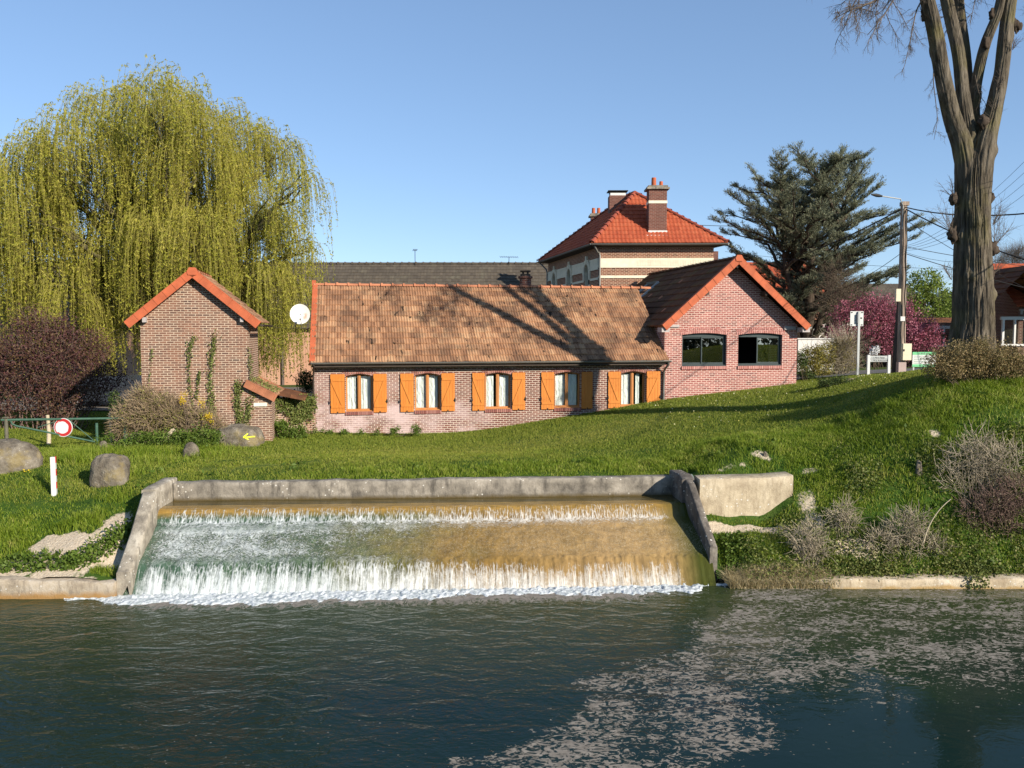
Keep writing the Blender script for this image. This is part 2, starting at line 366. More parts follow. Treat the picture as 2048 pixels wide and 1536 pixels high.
olive = m.mix(m.rng(xyz[1], 12.0, 17.), teal, (.034, .046, .018))  # olive towards the weir stands for the bank's reflection, tinted into the base colour
m.col(m.mix(foam, olive, m.ramp(m.noise(p, 9., 4.), [(.3, (.15, .13, .105)), (.7, (.30, .265, .22))])))
m.set('Roughness', m.math('MULTIPLY_ADD', foam, .75, .035))
# ripples: strong near the spillway, calmer to the lower right
calm = m.math('MULTIPLY', m.rng(s2, -1., 3.0, 1., .13), m.rng(xyz[1], 5., 17., .75, 1.))
w1 = m.noise(m.scale(p, .9, 1.5), 1.5, 4., .55, .8); w2 = m.noise(m.scale(p, 1., 1.7), 5.2, 3., .55, .5)
h = m.math('MULTIPLY', m.math('MULTIPLY_ADD', w2, .30, w1), calm)
m.bump(m.math('MULTIPLY_ADD', foam, .02, h), .12, .42)
mb = MB(); mb.quad((-90,-40,0),(90,-40,0),(90,18.6,0),(-90,18.6,0))
mb.build('pond', m.m, kind='structure', label='dark green pond water below the weir')

# ------------------------------------------------------------ weir: sheet of water, foam, walls
LW = 12.12
prof = np.array([(2.25,1.46),(1.98,1.455),(1.90,1.43),(1.82,1.33),(1.72,1.19),(1.62,1.12),(1.2,.90),(.62,.60),(.5,.52),(.36,.34),(.22,.12),(.08,-.06),(-.1,-.2)])
vv = np.linspace(2.25, -.1, 190); zz = np.interp(-vv, -prof[:, 0], prof[:, 1])
for _ in range(3): zz[1:-1] = (zz[:-2]+zz[1:-1]*2+zz[2:])/4
uu = np.arange(-.25, LW+.35, .024); Ug, Vg = np.meshgrid(uu, vv); Zg = np.repeat(zz[:, None], len(uu), 1)
side = np.clip((Ug-LW+.55)/.6, 0, 1)*np.clip((1.4-Vg)/1.2, 0, 1)
turb = np.interp(Vg, [-.1,.1,.5,.65,1.4,1.6,1.72,1.9,1.97,2.3], [.05,.045,.036,.04,.045,.05,.02,.012,.002,0])
lef = np.interp(Ug, [0, 6, 12], [1., .6, .22]); mid = (Vg > .62) & (Vg < 1.72)
turb = turb*np.where(mid, lef, 1)
nz = fbm(Ug*5.5, Vg*7, seed=11, o=4)*.8+.5*(1-2*np.abs(fbm(Ug*9, Vg*(3.), seed=21, o=3)))
rib = fbm(Ug*16, Vg*1.6, seed=31, o=2)
fall = ((Vg < .55) | ((Vg > 1.7) & (Vg < 1.93))).astype(float)
Zg = Zg+turb*(nz*(1-fall*.6)+rib*fall*.9)-side*.0
G = np.stack([WO[0]+WU[0]*Ug+WV[0]*Vg, WO[1]+WU[1]*Ug+WV[1]*Vg, Zg], -1)
mb = MB(); mb.grid(G[::-1], np.stack([Ug, Vg], -1)[::-1])
m = NT('cascade_water'); uv = m.uv(); q = m.sep(uv); U_ = q[0]; V_ = m.math('ADD', q[1], m.math('MULTIPLY_ADD', m.noise(m.scale(uv, 3.5, 1.), 2.2, 5., .7), .07, -.035))
wobb = m.noise(uv, .8, 4., .6)
Un = m.math('MULTIPLY_ADD', wobb, 4.5, m.math('SUBTRACT', U_, 2.25))
basec = m.ramp(m.rng(Un, -1., 12.5), [(0., (.10, .09, .035)), (.06, (.045, .085, .055)), (.36, (.045, .075, .035)), (.46, (.10, .095, .03)), (.62, (.19, .115, .03)), (.85, (.29, .185, .075)), (1., (.24, .16, .055))])
dk = m.noise(m.scale(uv, 1.5, 2.5), 2.2, 6., .65, .8)
basec = m.mix(.75, basec, m.ramp(dk, [(.3, .55), (.7, 1.5)]), 'MULTIPLY')
basec = m.mix(m.rng(V_, 1.76, 1.86), basec, m.ramp(m.noise(m.scale(uv, 1, 8.), 3., 4.), [(.3, (.16, .10, .025)), (.7, (.33, .20, .05))]))
basec = m.mix(m.rng(U_, 11.55, 12.15), basec, (.05, .055, .008))
left_white = m.rng(Un, 2.0, 9.0, 1., 0.)
Vl = m.math('ADD', V_, m.math('MULTIPLY', m.math('MULTIPLY', m.rng(Un, 5., 9.5), .14), m.rng(V_, 1., .7)))
Vl = m.math('ADD', Vl, m.math('MULTIPLY', m.math('MULTIPLY_ADD', m.noise(m.scale(uv, 1.4, .3), 1.5, 4., .6), .5, -.25), m.rng(V_, 1.2, .6)))
wv = m.ramp(m.rng(Vl, -.1, 2.25), [(0., 1.), (.09, .90), (.22, .76), (.28, .62), (.33, .46), (.60, .46), (.69, .66), (.76, .86), (.80, .70), (.90, .50), (.93, .12), (1., 0.)])
midm = m.math('MULTIPLY', m.rng(V_, .5, .75), m.rng(V_, 1.62, 1.4))
red = m.math('MULTIPLY', midm, m.rng(left_white, 0., 1., .30, -.20))
lowr = m.math('MULTIPLY', m.rng(V_, .42, .55), m.math('MULTIPLY', m.rng(V_, .75, .6), m.rng(Un, 6., 10.)))
wv = m.math('SUBTRACT', m.math('SUBTRACT', wv, red), m.math('MULTIPLY', lowr, .3))
wv = m.math('SUBTRACT', wv, m.math('MULTIPLY', m.rng(U_, 11.5, 12.1), .55))
wv = m.math('SUBTRACT', wv, m.rng(U_, .35, -.1, 0., .35))
wv = m.math('ADD', wv, m.math('MULTIPLY_ADD', m.noise(m.scale(uv, 1.6, 2.2), 1.3, 4., .6), .5, -.27))
st = m.noise(m.scale(uv, 15., 1.7), 1., 6., .78, .7); st2 = m.noise(m.scale(uv, 5., 8.), 2.0, 8., .78, 1.5)
lace = m.voro(m.n('VectorMath', p_operation='ADD', i0=m.scale(uv, 19., 8.), i1=m.n('TexNoise', Vector=m.scale(uv, 6., 4.), Scale=1.5, Detail=4.).outputs[1]).outputs[0], 1., 'DISTANCE_TO_EDGE'); lace = m.rng(lace, .0, .30, .95, .30)
isfall = m.math('MAXIMUM', m.rng(V_, .75, .45), m.math('MULTIPLY', m.rng(V_, 1.66, 1.72), m.rng(V_, 1.96, 1.9)))
pat = m.math('ADD', m.math('MULTIPLY', isfall, m.math('ADD', m.math('MULTIPLY', lace, m.math('MULTIPLY', m.rng(V_, .22, .5), .24)), m.math('MULTIPLY_ADD', st, .66, m.math('MULTIPLY_ADD', m.rng(V_, .22, .5), -.20, m.math('MULTIPLY', st2, .34))))), m.math('MULTIPLY', m.math('SUBTRACT', 1., isfall), st2))
white = m.rng(m.math('SUBTRACT', pat, m.math('SUBTRACT', m.math('MULTIPLY_ADD', isfall, -.05, .86), m.math('MULTIPLY', wv, .56))), 0., .17)
midw = m.math('MULTIPLY', m.rng(m.math('SUBTRACT', m.noise(m.scale(uv, 4., 6.), 2.2, 8., .74, 2.6), m.math('SUBTRACT', .78, m.math('MULTIPLY', wv, .54))), 0., .10), midm)
white = m.math('MAXIMUM', m.math('MULTIPLY', white, m.math('SUBTRACT', 1., m.math('MULTIPLY', midm, .35))), m.math('MULTIPLY', midw, .8))
lace2 = m.math('MULTIPLY', m.rng(m.noise(m.scale(uv, 6., 9.), 2.6, 6., .72, 2.4), .50, .60), m.math('MULTIPLY', midm, .34))
basec = m.mix(lace2, basec, (.50, .44, .32))
m.col(m.mix(m.math('MULTIPLY', white, .88), basec, m.mix(m.rng(Un, 3., 9.), (.59, .62, .61), (.64, .60, .53))))
m.set('Roughness', m.math('MULTIPLY_ADD', white, .35, .10)); m.set('Specular IOR Level', .5); m.set('IOR', 1.33)
m.bump(m.math('MULTIPLY_ADD', white, .5, m.math('MULTIPLY', m.noise(m.scale(uv, 14., 6.), 2., 4.), .6)), .02)
mb.build('cascade', m.m, smooth=True, kind='structure', label='sheet of white and ochre water running down the weir')
# pool above the crest
mb = MB(); mb.quad(W(-.1,2.2,1.458), W(LW+.1,2.2,1.458), W(LW+.1,3.05,1.458), W(-.1,3.05,1.458))
m = NT('pool_water'); p = m.pos(); m.col(m.ramp(m.noise(m.scale(p, .4, 3.), 2., 4.), [(.3, (.045, .040, .015)), (.7, (.13, .09, .03))])); m.set('Roughness', .06); m.set('Specular IOR Level', .5); m.set('IOR', 1.33)
m.bump(m.noise(m.scale(p, 1, 3.), 4., 3.), .02)
mb.build('pool', m.m, kind='structure', label='narrow pool of brown water behind the weir crest')
# foam where the water lands
uu = np.arange(-1.3, LW+.9, .022); vv = np.arange(-1.15, .2, .022); Ug, Vg = np.meshgrid(uu, vv)
edge = np.interp(Ug, [-1.3,-.8,0,2,5,9,11.5,12.3,13], [.0,.12,.42,.50,.40,.32,.24,.06,-.1])
dist = edge*1.1+.30*fbm(Ug*1.3, Vg*.6, seed=41)+.24*fbm(Ug*4, Vg*3, seed=43, o=5)+Vg
Zf = np.clip(dist*.30, -.06, .03)+.06*(np.clip(dist*3, 0, 1))*np.abs(fbm(Ug*7, Vg*7, seed=44, o=5))+.035*fbm(Ug*15, Vg*15, seed=45)-.016
G = np.stack([WO[0]+WU[0]*Ug+WV[0]*Vg, WO[1]+WU[1]*Ug+WV[1]*Vg, Zf], -1); mb = MB(); mb.grid(G)
m = NT('foam'); m.col(m.ramp(m.noise(m.pos(), 9., 6., .7), [(.36, (.30, .34, .34)), (.60, (.66, .68, .68))])); m.set('Roughness', .7); m.set('Subsurface Weight', 0.)
m.bump(m.noise(m.pos(), 30., 5.), .02)
mb.build('foam', m.m, smooth=True, kind='stuff', label='white foam boiling along the foot of the weir')
CON = concm('old_concrete', (.25, .22, .175), (.42, .37, .30), (.085, .075, .062), wet=((.09, .065, .025), 1.52, 1.62))
CONW = concm('wing_concrete', (.31, .27, .21), (.50, .45, .36), (.12, .105, .085))
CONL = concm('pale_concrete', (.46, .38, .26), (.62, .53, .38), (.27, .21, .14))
CONR = concm('chalky_quay_concrete', (.50, .41, .28), (.62, .54, .42), (.30, .23, .15), ochre=((.40, .27, .12), .11, .17))
CON_SHADE = concm('shade_tinted_wing_concrete', (.14, .12, .10), (.30, .27, .22), (.05, .045, .04))  # wing concrete with the right pier's shade darkened into its colour
CONQ = concm('quay_concrete', (.40, .33, .24), (.52, .46, .38), (.16, .13, .10), ochre=((.33, .19, .07), .02, .13))
def wall_mesh(path_uvz, thick_dir, th, n=1, mat=None, seed=0, name='retaining_wall', rough=.02, **kw):
    """extruded slab: top polyline points (x,y,ztop,zbot), thickened along thick_dir"""
    pts=[]; 
    for (a, b) in zip(path_uvz[:-1], path_uvz[1:]):
        k = max(1, int(np.linalg.norm(np.array(b[:2])-np.array(a[:2]))/.12))
        for i in range(k): pts.append(np.array(a)*(1-i/k)+np.array(b)*(i/k))
    pts.append(np.array(path_uvz[-1])); pts = np.array(pts, float); N = len(pts)
    td = np.array(thick_dir, float); mbw = MB(); S = np.arange(N)*.12
    rows=[]
    nz = rough*fbm(S*1.3, S*0, seed=seed, o=3)
    def V(t, fz, dn): return np.c_[pts[:, 0]+td[0]*t+dn*0, pts[:, 1]+td[1]*t, fz]
    top = pts[:, 2]+nz; bot = pts[:, 3]
    K = 8
    for k in range(K+1): 
        f = k/K; zz_ = bot*(1-f)+(top-.02)*f; d = rough*.6*fbm(S*2.+seed, zz_*3, seed=seed+9)
        rows.append(np.c_[pts[:, 0]+td[0]*(d), pts[:, 1]+td[1]*(d), zz_])
    rows.append(V(.03, top+.004, 0)); rows.append(V(th*.5, top+.006*vnoise(S*6, S*0+seed), 0)); rows.append(V(th-.03, top, 0)); rows.append(V(th, top-.02, 0)); rows.append(V(th, bot, 0))
    g = np.stack(rows, 0); mbw.grid(g)
    for e in (0, N-1):
        col = g[:, e]; c = col.mean(0); v = np.vstack([col, c]); k = np.arange(len(col)-1)
        mbw.add(v, np.stack([k, k+1, np.full(len(k), len(col)), np.full(len(k), len(col))], -1))
    return mbw.build(name, mat, **kw)
def w4(u, v, z, zb): a = W(u, v, z); return (a[0], a[1], z, zb)
d = (WV[0], WV[1]); 
wall_mesh([w4(0.0,2.82,1.88,1.0), w4(6,2.80,1.90,1.0), w4(LW+.02,2.80,1.93,1.0)], d, .34, mat=CON, seed=1, rough=.035, name='retaining_wall', label='long grey stained concrete wall along the back of the weir pool', category='wall')
L = (-WU[0], -WU[1]); Rr = (WU[0], WU[1])
o = wall_mesh([w4(-.02,3.16,1.96,.3), w4(-.02,2.1,1.97,.3), w4(-.02,1.76,1.93,.3)], L, .32, mat=CONW, seed=2, name='wing_wall', label='mottled concrete block at the back left corner of the weir', category='wall')
wall_mesh([w4(0.,1.735,1.90,.2), w4(0.03,1.5,1.78,.2), w4(0.03,.9,1.16,0), w4(0.03,.12,.52,-.2)], L, .30, mat=CONW, seed=3, name='wing_wall', label='sloping concrete wing wall beside the left end of the cascade', category='wall')
wall_mesh([w4(LW+.02,3.14,2.04,.3), w4(LW+.02,2.3,2.07,.3), w4(LW+.02,1.95,2.0,.3)], Rr, .32, mat=CON_SHADE, seed=4, name='wing_wall', label='dark shaded concrete pier at the back right corner of the weir', category='wall')
wall_mesh([w4(LW+.1,1.92,2.02,.2), w4(LW+.12,1.75,1.95,.2), w4(LW+.2,1.1,1.35,.1), w4(LW+.26,.42,.78,-.1)], Rr, .17, mat=CON_SHADE, seed=5, name='wing_wall', label='sloping concrete wing wall with pebbly edge beside the right end of the cascade', category='wall')
# pale curved abutment on the right
pts = [(4.42,19.30,2.04,.6),(4.9,19.33,2.05,.6),(5.5,19.42,2.06,.6),(6.05,19.5,2.07,.6),(6.7,19.56,2.10,.6)]
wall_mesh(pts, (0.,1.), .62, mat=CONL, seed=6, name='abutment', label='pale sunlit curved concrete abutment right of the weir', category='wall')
wall_mesh([(-40,16.86,.37,-.4),(-20,16.84,.38,-.4),(-10,16.82,.41,-.4),(-8.25,16.85,.33,-.4)], (0,1), .5, mat=CONQ, seed=7, name='quay_wall', rough=.04, label='low ochre stained quay wall left of the cascade', category='wall')
wall_mesh([(4.7,17.62,.02,-.4),(6.3,17.6,.10,-.4),(7.2,17.5,.20,-.4),(12,17.5,.21,-.4),(20,17.5,.22,-.4),(40,17.5,.22,-.4)], (0,1), .5, mat=CONR, seed=8, name='quay_wall', rough=.05, label='low chalky quay edge under the brambles on the right bank', category='wall')
# ------------------------------------------------------------ building helpers
def frame(O, ang):
    c, s = math.cos(ang), math.sin(ang)
    return lambda u, d, z: np.array((O[0]+c*u-s*d, O[1]+s*u+c*d, z))
def uvq(mb, pts, uv): mb.add(pts, [[0,1,2,3]], uv)
def wall(mb, f, u0, u1, z0, top, ops=(), d=0., reveal=.2, uoff=0., rm=None):
    """wall sheet with arched openings; ops = (ua, ub, zsill, zspring, zcrown)"""
    br = {round(u0, 4), round(u1, 4)} | {round(a, 4) for a, _ in top if u0 < a < u1}
    for o in ops:
        for k in range(11): br.add(round(o[0]+(o[1]-o[0])*k/10, 4))
    br = sorted(br); tu = [a for a, _ in top]; tz = [b for _, b in top]
    def T(u): return float(np.interp(u, tu, tz))
    def arch(o, u): t = (u-o[0])/(o[1]-o[0])*2-1; return o[3]+(o[4]-o[3])*(1-t*t)
    def q(ua, ub, za, zb, zc, zd):
        uvq(mb, [f(ua,d,za), f(ub,d,zb), f(ub,d,zc), f(ua,d,zd)], [(ua+uoff,za),(ub+uoff,zb),(ub+uoff,zc),(ua+uoff,zd)])
    rmo = lambda o: (rm[ops.index(o)] if isinstance(rm, list) else (rm or mb))
    for a, b in zip(br[:-1], br[1:]):
        o = next((o for o in ops if o[0]-1e-3 <= a and b <= o[1]+1e-3), None)
        if o is None: q(a, b, z0, z0, T(b), T(a))
        else:
            q(a, b, z0, z0, o[2], o[2]); q(a, b, arch(o, a), arch(o, b), T(b), T(a))
            rmo(o).add([f(a,d,arch(o,a)), f(b,d,arch(o,b)), f(b,d+reveal,arch(o,b)), f(a,d+reveal,arch(o,a))], [[0,1,2,3]], [(a,0),(b,0),(b,reveal),(a,reveal)])
    for o in ops:
        r = rmo(o)
        for u in (o[0], o[1]): uvq(r, [f(u,d,o[2]), f(u,d+reveal,o[2]), f(u,d+reveal,o[3]), f(u,d,o[3])], [(0,o[2]),(reveal,o[2]),(reveal,o[3]),(0,o[3])])
        uvq(r, [f(o[0],d,o[2]), f(o[1],d,o[2]), f(o[1],d+reveal,o[2]), f(o[0],d+reveal,o[2])], [(o[0],0),(o[1],0),(o[1],reveal),(o[0],reveal)])
def voussoirs(f, o, h, name, mat, parent, off, d=0., bw=.072, proud=.012):
    mb = MB(); n = int((o[1]-o[0]+.16)/bw); w = (o[1]-o[0]+.16)/n
    for i in range(n):
        u = o[0]-.08+(i+.5)*w; t = (u-o[0])/(o[1]-o[0])*2-1; zb = o[3]+(o[4]-o[3])*(1-min(1.2,t*t)); sl = -(o[4]-o[3])*4*t/(o[1]-o[0])*.8
        tn = np.array(f(1,0,0))-np.array(f(0,0,0)); up = np.array((0,0,1.)) - tn*sl; up /= np.linalg.norm(up)
        c = f(u, d-proud/2+.02, zb)+up*h/2; dd = f(0,1,0)-f(0,0,0); sd = np.cross(up, dd)
        for (a, b) in (((-.5, -.02) if i % 2 else (-.5, .12)), ((.0, .5) if i % 2 else (.15, .5))):
            cc = c+up*h*(a+b)/2; mb.obox(cc, sd, dd, up, w/2-.011, proud/2+.025, h*(b-a)/2-.008)
    return mb.build(name, mat, parent, off)
def rowlock(f, ua, ub, zt, h, name, mat, parent, off, d=0., out=.05, bw=.072):
    mb = MB(); n = int((ub-ua)/bw); w = (ub-ua)/n; e1 = f(1,0,0)-f(0,0,0); e2 = f(0,1,0)-f(0,0,0)
    for i in range(n): mb.obox(f(ua+(i+.5)*w, d-out/2+.06, zt-h/2), e1, e2, (0,0,1), w/2-.009, out/2+.06, h/2)
    o = mb.build(name, mat, parent, off)
    return o
def tile_sheet(mb, O, eu, ev, Wd, Lg, rows, pitch=.105, amp=.03, step=.035, lo=None, hi=None, jit=.004, per=5, uvo=(0,0)):
    O, eu, ev = np.array(O, float), np.array(eu, float), np.array(ev, float); nn = np.cross(eu, ev); nn /= np.linalg.norm(nn)
    if nn[2] < 0: nn = -nn
    U = np.arange(0, Wd+1e-6, pitch/per)
    rip = amp*(np.abs(np.cos(math.pi*U/pitch))**.8)
    tw = .21
    for r in range(rows):
        v0, v1 = Lg*r/rows, Lg*(r+1)/rows+.015
        g=[]; uvs=[]
        jt = jit*(_h(np.floor(U/tw).astype(np.int64), r*np.ones(len(U), np.int64), 0, 5)-.5)*2
        for (v, h) in ((v0, -.012), (v0, step), (v0+.03*(v1-v0), step+.002), (v1, .0)):
            Uc = U if lo is None else np.clip(U, lo(v), hi(v))
            hh = h+(rip if h > 0 or v > v0+.1 else rip*.9)+jt*(1 if h > 0 else .2)
            g.append(O+eu*Uc[:, None]+ev*(v+jt[:, None]*1.5)+nn*hh[:, None]); uvs.append(np.c_[Uc+uvo[0], np.full(len(U), (r+.5)*.33+uvo[1]+(v-v0)*.3)])
        mb.grid(np.stack(g), np.stack(uvs))
def verge(mb, p0, p1, out, h=.24, seg=.42, th=.03, back=.16):
    p0, p1, out = np.array(p0, float), np.array(p1, float), np.array(out, float); out /= np.linalg.norm(out)
    L = np.linalg.norm(p1-p0); t = (p1-p0)/L; up = np.cross(out, t); up /= np.linalg.norm(up)
    if up[2] < 0: up = -up
    n = max(1, round(L/seg)); s = L/n
    for i in range(n):
        c = p0+t*s*(i+.5); k = .006*((i % 2)*2-1)
        mb.obox(c-up*h/2+out*.0, t, out, up, s/2-.002, th/2, h/2)
        mb.obox(c-out*back/2+up*.012, t, out, up, s/2-.002, back/2+th/2+.004, .014)
        mb.obox(p0+t*(s*i+.03)-up*(h/2-.006)+out*.008, t, out, up, .03, th/2+.004, h/2+.008)
def ridge(mb, p0, p1, r=.11, seg=.44, n=10, tail=None):
    p0, p1 = np.array(p0, float), np.array(p1, float); L = np.linalg.norm(p1-p0); t = (p1-p0)/L
    sd = np.cross(t, (0,0,1.)); sd /= np.linalg.norm(sd); up = np.cross(sd, t)
    k = max(1, round(L/seg)); s = L/k; a = np.linspace(-.15, math.pi+.15, n)
    for i in range(k):
        jz = random.uniform(-.004, .004)
        for (s0, s1, rr, r1) in ((0, s+.01, r, r*.9), (-.01, .07, r*1.38, r*1.3)):
            g = np.stack([p0+t*(s*i+x)+np.cos(a)[:, None]*sd*q+(np.sin(a)[:, None]*q*.8-.03+jz)*up for x, q in ((s0, rr), (s1, r1))])
            mb.grid(g, np.stack([np.c_[a*r, np.full(n, s*i)], np.c_[a*r, np.full(n, s*i+s)]]))
def gutter(mb, p0, p1, r=.062, joints=.85):
    p0, p1 = np.array(p0, float), np.array(p1, float); L = np.linalg.norm(p1-p0); t = (p1-p0)/L
    sd = np.cross(t, (0,0,1.)); a = np.linspace(math.pi, 2*math.pi, 9)
    for rr in (r, r-.008):
        mb.grid(np.stack([p+np.cos(a)[:, None]*sd*rr+np.sin(a)[:, None]*np.array((0,0,1.))*rr for p in (p0, p1)]))
    mb.tube([p0+sd*r, p1+sd*r], .009, 6); mb.tube([p0-sd*r, p1-sd*r], .009, 6)
    for k in range(1, int(L/joints)):
        c = p0+t*k*joints; mb.grid(np.stack([c+t*x+np.cos(a)[:, None]*sd*(r+.004)+np.sin(a)[:, None]*np.array((0,0,1.))*(r+.004) for x in (-.02, .02)]))
    for p in (p0, p1):
        g = np.array([p+math.cos(x)*sd*r+math.sin(x)*np.array((0,0,1.))*r for x in a]); v = np.vstack([g, p]); k = np.arange(8)
        mb.add(v, np.stack([k, k+1, np.full(8, 9), np.full(8, 9)], -1))

# ------------------------------------------------------------ materials for buildings
ROOF1 = tiles('old_roof_tiles', [(.16, (.08, .042, .027)), (.36, (.245, .122, .064)), (.55, (.375, .20, .105)), (.82, (.53, .34, .185))],
    spots=((.035, .022, .014), 5.5, .815), moss=((.085, .048, .032), .60, .75))
ROOFD = tiles('dark_moss_tiles', [(.12, (.045, .028, .018)), (.5, (.13, .055, .028)), (.85, (.24, .10, .045))], moss=((.12, .10, .035), .66, .6))
ROOFR = tiles('red_tiles', [(.12, (.24, .045, .022)), (.5, (.36, .078, .034)), (.85, (.46, .13, .058))], th=.33)
ROOFG = tiles('grey_brown_tiles', [(.12, (.055, .046, .036)), (.5, (.085, .070, .054)), (.85, (.135, .11, .08))], moss=((.14, .13, .09), .68, .5))
TERRA = simple('terracotta', (.43, .105, .042), .75, .25, 3., bump=.004)
TERRAD = simple('weathered_terracotta', (.34, .13, .065), .85, .3, 4.)
RIDG = simple('ridge_clay', (.44, .17, .085), .85, .4, 1.6)
BR1 = brick('weathered_brick', (.125, .050, .038), (.215, .080, .055), (.56, .44, .35), wash=(6.2, 6.7, 2.75, 3.05, 3.0, 3.9))
BR2 = brick('new_pink_brick', (.28, .09, .072), (.39, .15, .12), (.64, .46, .39), dark=(.12, .05, .045))
BR3 = brick('purple_brick', (.145, .078, .056), (.24, .125, .082), (.50, .385, .28), dark=(.07, .045, .04), grime=((.30, .12, .07), .35))
BR4 = brick('villa_brick', (.18, .065, .040), (.28, .11, .065), (.52, .37, .25), dark=(.08, .04, .03))
BR5 = brick('chimney_brick', (.14, .055, .04), (.21, .085, .06), (.26, .19, .15), .009)
VOU = NT('voussoir_brick'); r_ = VOU.island(); VOU.col(VOU.ramp(r_, [(0, (.22, .075, .058)), (1, (.40, .19, .15))])); VOU.set('Roughness', .9); VOU = VOU.m
VOUP = NT('pink_voussoir_brick'); r_ = VOUP.island(); VOUP.col(VOUP.ramp(r_, [(0, (.40, .16, .135)), (1, (.56, .29, .245))])); VOUP.set('Roughness', .9); VOUP = VOUP.m
MORT = simple('pale_mortar', (.55, .40, .35), .95, .1); MORTD = simple('grey_mortar', (.34, .25, .2), .95, .15)
m = NT('orange_wood'); o = m.scale(m.obj(), 14, 14, 1.2); n = m.noise(o, 1.2, 4.); m.col(m.ramp(n, [(.3, (.50, .155, .018)), (.7, (.60, .205, .028))])); m.set('Roughness', .55); m.set('Specular IOR Level', .35); WOOD = m.m
m = NT('frame_wood'); m.col(m.ramp(m.noise(m.scale(m.obj(), 10, 10, 1), 1.5), [(.3, (.42, .165, .045)), (.7, (.52, .22, .07))])); m.set('Roughness', .5); WOODF = m.m
ZINC = simple('zinc', (.20, .19, .17), .45, .12, 3., metal=.4); IRON = simple('black_iron', (.02, .018, .016), .6, .2)
DARKF = simple('dark_green_grey_aluminium', (.035, .050, .050), .4, .08); FASCIA = simple('dark_fascia', (.05, .035, .025), .7, .2)
WHITE = simple('white_paint', (.66, .64, .59), .5, .05); GREYP = simple('grey_timber', (.40, .36, .34), .8, .15, 12.)
STONEW = simple('pale_dressed_stone', (.74, .67, .50), .85, .12, 5.); LEAD = simple('lead_flashing', (.36, .36, .34), .6, .15)
m = NT('curtain'); x = m.sep(m.obj()); fo = m.math('SINE', m.math('MULTIPLY', m.math('ADD', x[0], m.math('MULTIPLY', m.noise(m.obj(), 2.), .4)), 38.)); m.col(m.ramp(m.math('MULTIPLY_ADD', fo, .5, .5), [(0, (.66, .70, .66)), (1, (.78, .80, .75))])); m.bump(fo, .012); CURT = m.m
def glass(name, dark=False):
    m = NT(name); g = m.n('BsdfGlossy', Color=(1,1,1,1), Roughness=.01); 
    t = m.n('BsdfTransparent', Color=(.97,.98,.975,1)) 
    fr = m.n('LayerWeight', Blend=.5).outputs['Facing']; f = m.math('MULTIPLY_ADD', m.math('POWER', fr, 4.), .6, .13 if dark else .045, clamp=True)
    mx = m.n('MixShader', i0=f); m.t.links.new(t.outputs[0], mx.inputs[1]); m.t.links.new(g.outputs[0], mx.inputs[2]); m.t.links.new(mx.outputs[0], m.out.inputs[0]); return m.m
GLASS = glass('window_glass'); GLASSD = glass('dark_window_glass', True)
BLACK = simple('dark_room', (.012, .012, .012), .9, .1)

# ------------------------------------------------------------ long low brick house with orange shutters
HA = R(11); HO = (-7.17, 30.0); H = frame(HO, HA)
eU = H(1,0,0)-H(0,0,0); eD = H(0,1,0)-H(0,0,0)
def UP(px, d=0.):
    r = (px-1024)/FPX; c, s = math.cos(HA), math.sin(HA)
    return (r*(HO[1]+c*d)-(HO[0]-s*d))/(c-r*s)
ZB = 1.88; UM, UW = 13.39, 19.07
RD = 3.3; ZE, ZR = 4.42, 7.38; OV = .40
house = thing('brick_house', 'long low brick house with orange shutters and a weathered mossy tile roof', 'house', (HO[0], HO[1], ZB), HA)
hinv = lambda: None
class LB(MB):
    """mesh builder for local house coordinates: x=u, y=d, z-ZB"""
    pass
def L3(u, d, z): return np.array((u, d, z))
OFF = (0, 0, ZB)
sh = [((660,689),(746,773),(691,745)), ((800,827),(882,909),(829.5,881)), ((944,969),(1024,1050),(970.5,1022)), ((1082,1108),(1162.5,1185),(1109.5,1161)), ((1216,1241),(1293,1320),(1242.5,1291.5))]
ops = []
for a, b, c in sh: ops.append((UP(c[0]), UP(c[1]), 2.60, 3.90, 3.985))
mb = MB(); zt = ZE-.08
wall(mb, L3, 0, UM, .9, [(0, zt), (UM, zt)], ops)
gab = frame((0, 0), R(90))
wall(mb, lambda u, d, z: np.array((d, u, z)), 0, 2*RD, 1.2, [(0, zt), (RD, ZR-.12), (2*RD, zt)])
wall(mb, lambda u, d, z: np.array((u, 2*RD+d, z)), 0, UM, 1.2, [(0, zt), (UM, zt)])
mb.build('wall', BR1, house, OFF)
